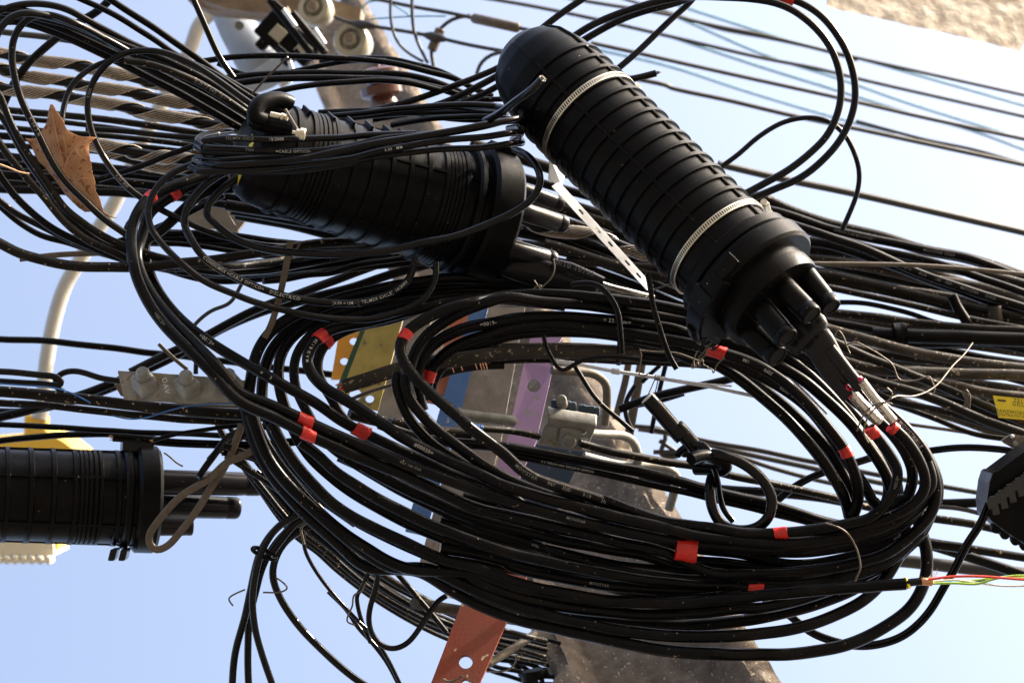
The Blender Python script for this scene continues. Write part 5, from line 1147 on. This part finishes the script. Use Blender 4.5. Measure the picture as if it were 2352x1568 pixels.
v.append(cs('L -100,200:3.98 400,330 900,460 1400,560 1900,650 2352,700 N 700,660 1200,600 1600,440:4.0', 22, 'strand behind the doubled red tape'))
cx = v[0]; ink(v[2], 'MOVISTAR', 'L 1110,920', 7, mat='grey_ink'); ink(v[3], 'SPEL', 'L 540,650', 7, mat='grey_ink')
# bare conductors at the end of v[0]
def bare(c):
    e = c.o
    P_ = lambda s_: world_path(s_, 3.86)[0]
    MB().tube(P_('N 1700,830:3.86 1760,822 1850,812:3.86'), px(9, 3.86), 14).mk('inner_sheath', 'gloss_jacket', e, sharp=60)
    mb = MB().tube(P_('N 1705,780:3.86 1735,830 1745,875:3.855'), px(5, 3.86), 8); mb.mk('torn_tape', 'label_yellow', e)
    oval(P_('N 1845,815:3.86 1890,810 1960,825:3.86'), [px(9, 3.86)]*99, [px(8, 3.86)]*99, 'aramid_collar', e, mat='wire_copper')
    for s_, mt, w_ in (('N 1900,800:3.857 2100,772 2352,768 J 2300,880 2460,892', 'wire_red', 6), ('N 1940,832:3.862 2150,828 2352,835 J 2150,880 2300,858 2460,862', 'wire_green', 5.5), ('N 1930,815:3.866 2150,800 J 2050,905 2200,925 2460,922', 'wire_white', 4.5), ('N 1950,822:3.87 J 2000,900 2150,880 2250,862 2460,890', 'wire_blue', 6), ('J 1760,910:3.868 1900,905 2050,885 2200,870 2460,875', 'wire_green', 4)):
        MB().tube(P_(s_), px(w_/2, 3.86), 10).mk('conductor', mt, e)
    for i in range(9):
        a = PT('N', 1900+i*8, 790, 3.86); b = PT('N', 1940+i*9+random.randint(-20, 20), 690+random.randint(0, 60), 3.86)
        MB().tube([a, a.lerp(b, .5)+EX*.002, b], .0003, 5).mk('aramid_yarn', 'wire_white', e)
bare(cx)

# foil wrapped cables between the boot and the red tapes
f_1 = cable('M 1215,560:3.765 1290,650 1390,750 1480,835:3.80', 27, 'foil', 'foil wrapped cable end below the red sealant, left of the pair', 'foil wrapped cable ends')
f_2 = cable('M 1320,480:3.745 1400,590 1500,710 1600,830:3.78', 23, 'foil', 'foil wrapped cable end below the red sealant, right of the pair', 'foil wrapped cable ends')
cable('E 1770,405:4.05 1850,430 1960,455 2110,495:4.08', 14, 'foil', 'silver foil wrapped cable tapering under the middle closure ports')

# ------------------------------------------------------------------ lower left sheaf of thin cables and drop cables
GT = 'thin cables sweeping below the coil'
bundle('K 250,780:4.10 500,1000 800,1280 1100,1530:4.12 I 300,850 600,1020 900,1150 1400,1290:4.4', 'K 40,720:4.14 250,1010 460,1290 750,1500 I -50,760:4.2 250,1000 550,1180 800,1290 1400,1440:4.5', 8, 13, 'black_jacket', 'thin black cable sweeping below the big coil, {} from the inside of its sheaf', GT, dj=.02, jit=2, mats=['black_jacket', 'gloss_jacket', 'dusty_jacket'])
cable('K -120,530:4.02 100,610 350,720 600,870 900,1080:4.12', 15, 'dusty_jacket', 'flat dark cable over the thin sheaf, the upper', flat='twin')
cable('K -100,620:4.04 150,780 400,950 650,1130 850,1330 1100,1580:4.10 I 250,700 500,940 740,1230', 13, 'dusty_jacket', 'flat dark cable over the thin sheaf, the lower')
cable('K 40,420:4.1 250,520 420,760 560,900 750,1100:4.1', 16, 'gloss_jacket', 'glossy cable emerging beside the left closure ports')
bundle('D 1430,1320:4.3 1480,1430 H 1650,150 1800,350 2000,560:4.2', 'D 1640,1320:4.3 1700,1420 H 1850,100 2000,300 2200,500:4.2', 4, 13, 'gloss_jacket', 'glossy black cable dropping between ribbon loop and coil, {} from the left', 'glossy cables left of the coil', dj=.02)
cable('D -60,1160:4.3'.replace('D -60,1160:4.3', 'D 1380,1568:4.1 1450,1490 1550,1430 1700,1390:4.1'), 14, 'gloss_jacket', 'dark cable rising out of the ribbon loop')
# dropping bundle
GD = 'drop cables hanging in the lower sky'
d1 = cable('H 2000,470:4.12 1900,490 1800,570 1730,680 1690,800 1660,950 1620,1120 1570,1300 1545,1450 1535,1600:4.16', 17, 'gloss_jacket', 'drop cable hanging to the bottom edge, the leftmost of four', GD)
cable('H 2050,480:4.15 1900,560 1800,680 1730,820 1690,980 1650,1150 1640,1350 1645,1600:4.18', 17, 'gloss_jacket', 'drop cable hanging to the bottom edge, second from the left', GD)
cable('H 1980,450:4.08 1850,520 1760,640 1710,760 1680,900 1670,1050 1690,1220 1740,1400 1810,1600:4.1', 16, 'gloss_jacket', 'drop cable hanging to the bottom edge, third from the left', GD)
cable('H 2080,520:4.12 1920,600 1830,720 1800,850 1860,1020 1970,1180 2130,1350 2352,1540 I 300,1640:4.12', 17, 'gloss_jacket', 'drop cable bowing away to the right at the bottom edge', GD)
cable('H 2100,440:4.1 1960,500 1870,600 1800,700:4.1', 20, 'gloss_jacket', 'thick black cable above the collar of the drop cables', GD)
def collar():
    c = PT('H', 1748, 710, 4.11); t = (PT('H', 1720, 780, 4.11)-PT('H', 1780, 640, 4.11)).normalized(); s_ = t.cross(EZ).normalized()
    path = [c+s_*math.cos(a)*px(29, 4.1)+EZ*math.sin(a)*px(20, 4.1)+t*.004*math.sin(a) for a in [2*math.pi*i/40 for i in range(41)]]
    V = []; F = []
    for i, p in enumerate(path[:-1]):
        r_ = (p-c).normalized()
        for q in range(8): V.append(p+(r_*math.cos(q*math.pi/4)+t*math.sin(q*math.pi/4))*px(5, 4.1))
    n = 40
    for i in range(n): F += [(i*8+k, i*8+(k+1) % 8, ((i+1) % n)*8+(k+1) % 8, ((i+1) % n)*8+k) for k in range(8)]
    mk('cable_ring', V, F, 'closure_plastic', None, 'black ring clasping the hanging drop cables', 'cable ring')
collar()
GW = 'galvanised tie wires'
def wire(p, w_, lab, mat='tie_wire'): return cable(p, w_, mat, lab, GW, name='tie_wire', cat='tie wire', step=4)
wire('H 1540,1055:4.05 1512,1010 1560,975 1620,950:4.08', 4, 'dark hooked wire end left of the drop cables', 'galvanised_dark')
wire('H 1825,870:4.08 1870,900 1902,940 1860,965 1740,968:4.08', 4, 'dark bent wire right of the drop cables', 'galvanised_dark')
wire('H 2140,445:3.98 2060,490 1990,545 2000,600 2010,650:4.0', 6, 'brown tie wire knotted on the thin sheaf', 'galvanised_dark')
cable('H 2005,560:4.02 2015,680 2060,780 2140,900 2240,1020 2352,1140 I 250,1250 350,1400 450,1600:4.05', 9, 'gloss_jacket', 'thin black cable dangling from the brown tie wire')
cable('I -40,960:4.1 80,1080 160,1200 260,1310 350,1430 440,1600:4.1', 11, 'gloss_jacket', 'thin black cable slanting to the bottom edge left of the red bar')
cable('I 290,780:4.0 285,900 250,1020 225,1130 240,1230 300,1310 385,1345 480,1310 560,1210 620,1120 690,1010 740,990:4.05', 13, 'gloss_jacket', 'black cable hanging in a small U beside the red bar')
cable('I 270,790:4.02 220,850 180,950 150,980 160,1080 190,1180 240,1300:4.05', 10, 'gloss_jacket', 'thin black cable twisted with a tie wire beside the small U')
wire('I 210,900:3.98 180,960 130,985 120,1060 95,1110 85,1160 140,1185:4.0', 4, 'thin dark wire hooked beside the small U', 'galvanised_dark')
wire('I 100,680:4.0 110,740 160,775 215,765:4.0', 6, 'dark wire bent under the outer coil strand', 'galvanised_dark')
cable('I 740,985:4.1 800,1000 900,1010:4.2', 10, 'bright_steel', 'short bright steel pin behind the red bar', name='pin', cat='pin')
cable('I 1020,1440:4.3 1150,1360 1330,1240:4.4', 19, 'galvanised_dark', 'round grey conduit slanting behind the red bar', name='conduit', cat='conduit')
bundle('I 1090,1230:4.75 1300,1270 1500,1320:4.75', 'I 980,1460:4.75 1200,1530 1500,1600:4.75', 7, 12, 'black_jacket', 'thin black cable between the red bar and the pole, {} from the top', 'thin cables between the red bar and the pole', dj=.04)
bundle('I 1100,1380:4.8 1250,1500 1300,1620:4.8', 'I 1150,1330:4.85 1350,1480 1400,1620:4.85', 3, 14, 'gloss_jacket', 'glossy cable hanging into the black collar at bottom, {} from the left', 'glossy cables at the pole foot', dj=.02)
MB().lathe(PT('I', 1320, 1480, 4.7), PT('I', 1330, 1540, 4.7), [(0, px(30, 4.7)), (.3, px(33, 4.7)), (1, px(31, 4.7))], 30).mk('cable_collar', 'closure_plastic', None, label='black collar round the glossy cables at the pole foot', cat='cable collar', sharp=40)
wire('I 1205,1375:4.2 1200,1430 1150,1480 1100,1490 1010,1492:4.25', 4, 'thin brown wire beside the holes of the red bar')
wire('I 720,1540:3.98 760,1560 810,1545 850,1520:3.98', 5, 'bright wire threaded by the lower hole of the red bar')

# ------------------------------------------------------------------ cables crossing the pole, and the knotted stub
jA = cable('E 300,1330:4.02 560,1420:4.05 1000,1470 I 1200,20 1700,110 2211,215 J 0,235 300,300 700,395 1000,490 1300,560:4.2 1700,640 2000,680', 24, 'black_jacket', 'thick black cable crossing straight in front of the pole')
jB = cable('I 1150,60:4.08 1600,150 1900,215 2352,315 J 141,315 400,375 700,450 980,520 1250,600:4.2', 15, 'black_jacket', 'black cable with dotted lettering just below the thick straight one')
ink(jB, '0 0 3003001000 30020030 2000200-', 'W 1000,1280', 6)
cable('E 1620,1455:4.08 1900,1530 I 2000,70 2211,110 J 0,100 200,140 500,215 800,275 1100,345 1400,420 1700,440:4.3', 18, 'dusty_jacket', 'dusty black cable running from the bolted clamp across the knot')
jC = cable('E 880,1355:4.06 1000,1362 1150,1372 1355,1412:4.12', 16, 'dusty_jacket', 'black cable held in the groove clamp with blue binding')
def binding(c, q0_, q1_, turns, mat='blue_tie', r=.0009):
    i, j = near(c, q0_), near(c, q1_); i, j = min(i, j), max(i, j); s0, s1_ = c.L[i], c.L[j]; W = []
    n = turns*12
    for k in range(n+1):
        p, t, s_, f = at_len(c, s0+(s1_-s0)*k/n); a = 2*math.pi*k/12; W.append(p+(s_*math.cos(a)+f*math.sin(a))*(c.r+r))
    MB().tube(W, r, 6).mk('binding_wire', mat, c.o)
binding(jC, 'E 885,1355', 'E 985,1362', 9)
jD = cable('E 100,1260:4.02 250,1300 400,1325 520,1350 700,1380 900,1400:4.1', 27, 'dusty_jacket', 'thick dusty tube behind the red taped strands'); binding(jD, 'E 490,1345', 'E 545,1352', 6)
wire('E 360,1350:3.98 375,1310 405,1290:3.98', 3, 'thin blue wire looped on the dusty tube', 'blue_tie')
cc = cable('E 60,1085:3.98 200,1040 400,975 600,930 800,905:4.0 R 400,880 900,880 1400,895', 33, 'grimy_jacket', 'thick flat telephone cable with a cut end full of coloured conductors', flat=.55)
i0 = cc
def colour_end(c):
    p = c.C[0]; t, s_, f = c.fr[0]; cols = ['wire_copper', 'wire_white', 'wire_green', 'wire_red', 'tie_wire', 'label_yellow', 'wire_copper', 'wire_blue']
    for k in range(26):
        a = 2.4*k; rr = c.r*.75*math.sqrt(k/26); q = p+s_*math.cos(a)*rr+f*math.sin(a)*rr*.5
        MB().cyl(q, q-t*random.uniform(.004, .012)+s_*random.uniform(-.003, .003), .0009, n=6).mk('conductor', cols[k % 8], c.o)
colour_end(cc)
g1 = cable('Q 2091,860:4.02 R -100,870 200,850 600,840 1000,845 1400,870 1480,880:4.03', 22, 'grimy_jacket', 'grimy flat cable under the inner loop, upper of the pair', flat=.7)
g2 = cable('Q 1760,1040:4.04 1900,960 2091,925 R 300,905 700,905 1100,920 1480,940:4.06', 20, 'grimy_jacket', 'grimy flat cable under the inner loop with small lettering', flat=.7)
ink(g2, 'FURUKAWA 03/21', 'Q 1990,935', 7, mat='grey_ink'); ink(g2, 'PAL-AS 24AWGX20', 'R 170,903', 7, mat='grey_ink'); ink(g2, 'ENTEL S.A.', 'R 600,895', 7, mat='grey_ink')
g3 = cable('R -100,950:4.12 500,930 1000,930 1500,950 1900,970 2250,1000:4.12', 26, 'dusty_jacket', 'dusty black cable below the grimy pair', flat=.8)
cable('Q 1700,1140:4.1 1850,1060 2100,1010 2352,1000:4.12', 17, 'dusty_jacket', 'dark cable tied with thin copper wires', d=4.1)
for i, (x, y) in enumerate(((1715, 1060), (1745, 1075), (1905, 1040), (1980, 1020), (2110, 1010), (2150, 1010), (2175, 1010), (2200, 1010))):
    wire(f'Q {x-15},{y-40}:4.06 {x-2},{y-10} {x+8},{y+25}:4.07', 2.2, 'thin copper wire wound on the dark cable under the inner loop, %s from the left' % ORD[i], 'wire_copper')
cable('E 90,1175:4.3 250,1110 400,1065 560,1010:4.3', 9, 'brown_ribbon', 'brown wire slanting behind the cut telephone cable', name='wire', cat='wire')
# drop wires over the coil
cable('R 860,290:3.86 960,275 1080,285 1150,340 1230,450 1275,560 1285,680 1300,800 1300,900:3.84', 13, 'gloss_jacket', 'flat black drop wire hanging in front of the upper run, left', flat='twin')
cable('R 1530,190:3.86 1560,180 1555,300 1570,440 1620,620 1680,820 1740,960 1785,1030:3.84', 12.5, 'dusty_jacket', 'flat black drop wire hanging in front of the upper run, right', flat='twin')
cable('R 612,735:3.93 630,820 680,930 740,1020 780,1050 840,1020 920,970 1050,935 1200,925 1340,935 1465,950:3.92', 10, 'gloss_jacket', 'flat black drop wire bent into a V over the lilac bar', flat='twin')
cable('R 1285,760:4.0 1290,880 1270,990:3.97', 13, 'gloss_jacket', 'short black wire end below the left drop wire')
cable('R 890,1010:4.12 960,1120 1050,1260 1150,1370 1260,1460 1400,1580:4.12', 11, 'dusty_jacket', 'black wire slanting across the pole edge')
# stranded guy wire with ties
def strand(p, w_, lab, n=6, pitch=46, mat='bright_steel'):
    Cn, sc = world_path(p, 4.0, 4.0); fr = frames(Cn); d_ = 4.0; R_ = px(w_/2, d_)*.62; r_ = px(w_/2, d_)*.40; L = [0]
    for i in range(1, len(Cn)): L.append(L[-1]+(Cn[i]-Cn[i-1]).length)
    mb = MB()
    for k in range(n):
        mb.tube([c+(fr[i][1]*math.cos(a)+fr[i][2]*math.sin(a))*R_ for i, c in enumerate(Cn) for a in [2*math.pi*(L[i]/px(pitch, d_)+k/n)]], r_, 6)
    o = mb.mk('guy_wire', mat, None, label=lab, cat='guy wire', group='stranded guy wires'); c = Cable(); c.o = o; c.C = Cn; c.s = sc; c.fr = fr; c.L = L; c.r = px(w_/2, d_); c.flat = 1; c.d = d_
    return c
gs = strand('R 700,960:4.0 900,985 1200,1045 1500,1090 1800,1140 2100,1190 2352,1245 M 500,640:4.05', 9, 'long stranded steel guy wire below the upper run')
strand('R 1600,1100:3.985 1850,1140 2050,1165 2270,1182:3.98', 5, 'short loose end of the stranded guy wire', 4)
binding(gs, 'R 1215,1040', 'R 1280,1050', 6, 'bright_steel', .0011); binding(gs, 'R 1590,1105', 'R 1640,1115', 5, 'tie_wire', .0009)
wire('R 1600,1110:3.97 1570,1180 1535,1260:3.97', 2.5, 'thin tie wire from the guy wire to the heavy stub, left'); wire('R 1625,1110:3.97 1610,1190 1590,1260:3.97', 2.5, 'thin tie wire from the guy wire to the heavy stub, right')
wire('R 1460,850:3.90 1475,900 1465,990 1455,1080:3.93 1490,1100 1540,1070', 2.8, 'thin tie wire dropping from the wire end to the guy wire')
wire('R 1460,870:3.90 1600,880 1780,890 1880,920 1950,950 2010,965:3.90', 4, 'copper coloured tie wire running level below the upper run')
wire('R 2070,790:3.80 2030,880 1970,940 2020,930 2085,800:3.80', 3, 'double tie wire beside the red tape')
wire('R 1970,870:3.88 1935,960 1950,1030 1970,960 1985,1020 2000,940 2030,960 2010,990 2060,1010 2075,1035 2050,1020 2110,1040 2100,1070 2120,1060 2130,1010 2200,935:3.86', 3, 'curled tie wires hanging under the red tape')
wire('R 1950,950:3.88 1915,1000 1920,1030 1945,1020 1940,960:3.88', 3, 'small looped tie wire beside the curled ones')
wire('R 700,60:3.93 710,150 680,230 600,310:3.92', 3.5, 'thin wire bent round the middle closure port')
wire('R 520,330:3.92 570,290 600,300 590,330 530,250:3.92', 3, 'knotted wire end below the middle closure port')
wire('R 1580,340:3.9 1650,310 1730,285:3.85', 4, 'short brass wire between the strap and the lower hose clamp')
wire('M 1285,925:3.72 1340,790 1430,700 1540,670:3.70 1600,690', 4, 'thin wire tied round the foil cables, left turn')
wire('M 1385,1025:3.72 1345,940 1370,830 1440,730 1540,670 1590,630 1600,590 1550,545:3.70', 4, 'thin wire tied round the foil cables, right turn')
wire('M 1580,640:3.72 1640,615 1770,620 1900,580 2000,510 2130,350 2230,250 2305,150:3.9', 4, 'long thin wire end curving up to the right from the foil cables')
wire('M 1075,115:4.0 1120,35 1160,80 1200,190 1225,240:4.0', 3.5, 'thin wire crossing beside the heat shrink boot')
wire('M 1195,165:4.0 1270,140 1340,170 1500,260 1600,340 1660,470 1800,480 1930,445 1950,500 1975,540 1960,590:4.0', 3.5, 'thin wire wandering over the right hand run')
for i in range(4): wire(f'M {2240+i*3},560:4.3 {2215+i*22},600 {2250+i*12},650 {2218+i*20},{720}:4.3', 3, 'short pale wire in the bunch near the yellow tag, %s from the left' % ORD[i])
wire('N 1010,300:3.82 1050,310 1150,350 1220,410 1280,520 1310,620 1315,700 1290,760 1270,810:3.84', 4.5, 'brown tie wire clasping the right side of the lower run')

# heavy stub tied in a knot
cc = cable('R 1530,1290:3.94 1700,1480 1850,1650 G 40,1330 130,1430 190,1500:3.95', 37, 'gloss_jacket', 'heavy black cable stub pointing up left with a cut end')
MB().cyl(cc.C[0]-cc.fr[0][0]*.001, cc.C[0]+cc.fr[0][0]*.002, cc.r*.93, n=24).mk('cut_face', 'wire_white', cc.o)
kn = cable('G 100,1520:3.98 150,1465 230,1470 270,1510:3.92 230,1560 130,1568 J 110,90:4.0 200,60 300,55:3.92 430,85 560,160 650,260 690,370:3.92 660,480 570,550 450,560 350,520 290,420 275,300:3.97 290,190 350,130:4.0', 25, 'gloss_jacket', 'glossy black cable tied in a knot with one round loop')
cable('J 150,90:3.90 220,60 320,80 400,130 380,165 270,150 180,150:4.0', 30, 'gloss_jacket', 'black cable turn forming the body of the knot')
cable('J 300,140:3.94 330,230 340,330:3.99 370,430 430,500:3.99', 14, 'gloss_jacket', 'thinner black cable tail running down inside the round loop')
cable('J 60,60:3.96 90,20 150,-10 G 250,1480 290,1540:3.92 J 240,90', 18, 'gloss_jacket', 'black cable turn at the top of the knot')
# lines to the right
GJ = 'black wires crossing the lower right sky'
for p, w_, mt, lab in [
    ('J -100,-110:5.0 300,-20 600,30 900,95 1100,130 1300,175 1800,265 2400,370:5.0', 12, 'far_wire', 'uppermost'),
    ('J -100,40:5.2 400,60 700,150 1000,230 1400,310 1800,400:5.2', 11, 'far_wire', 'second'),
    ('J -200,230:4.75 380,290 700,310 1000,340 1300,390 1700,385 2400,365:4.7', 22, 'black_jacket', 'thick dark one behind the coil'),
    ('J 1600,400:4.7 1900,410 2150,470:4.7', 11, 'far_wire', 'thin one reaching the junction box'),
    ('J 1500,440:4.6 1750,480 2000,515 2250,570 2400,600:4.6', 19, 'dusty_jacket', 'dusty one just below the junction box cable'),
    ('J 1500,600:4.5 1750,640 2050,690 2400,745:4.5', 20, 'dusty_jacket', 'upper of the pair right of the coil'),
    ('J 1400,560:4.4 1650,630 1850,690 2100,770 2400,870:4.4', 24, 'black_jacket', 'lower of the pair right of the coil'),
    ('J 1300,740:4.7 1600,765 2000,810 2400,850:4.7', 30, 'far_wire', 'broad dark one under the pair'),
    ('J -60,-35:5.2 60,45:5.2', 10, 'far_wire', 'short piece left of the knot'),
    ('G -200,1360:5.4 0,1390 400,1500 900,1610 1500,1740:5.4', 13, 'far_wire', 'one above the knot'),
    ('R 1380,1530:5.2 1700,1590 G -60,1540 60,1545:5.2', 11, 'far_wire', 'short one between the pole and the knot')]:
    cable(p, w_, mt, 'black wire crossing the lower right sky, '+lab, GJ, name='wire', cat='wire', step=12)
cable('J 700,380:4.3 800,290 950,205 1100,150 1290,95 1400,60:4.3', 17, 'gloss_jacket', 'flat twin cable curving up from the knot loop to the coil', flat='twin')
cable('J 1720,35:4.3 1900,12 2100,15 2260,30 2352,60:4.25', 16, 'gloss_jacket', 'flat twin cable from the coil to the angle bracket', flat='twin')
cable('J 2120,380:4.1 2060,520 1980,640 1900,800 1830,920 1750,1060 1650,1180 1540,1265 1400,1310 1250,1320 1100,1295 950,1235 820,1130 700,1050:4.1 550,950', 19, 'gloss_jacket', 'flat twin cable sweeping from the junction box under the coil', flat='twin')
cable('R 1280,1385:4.5 1600,1270 2000,1180 2352,1090 M 200,420:4.5', 19, 'black_jacket', 'dark cable rising to the right behind the heavy stub')
cable('R 1400,1350:4.55 1650,1300 1850,1240:4.55', 16, 'black_jacket', 'dark cable joining the rising one behind the guy wire')
cable('R 1690,1000:4.6 1640,1200 1600,1400 1560,1600:4.6', 11, 'black_jacket', 'thin dark cable dropping right of the steel straps')
cable('R 1420,1180:4.5 1350,1290 1330,1380 1350,1480 1400,1580:4.5', 11, 'gloss_jacket', 'black cable bowed between the steel straps')
cable('R 1640,1000:4.6 1560,1070 1480,1150:4.6', 10, 'black_jacket', 'short dark cable slanting above the steel straps')
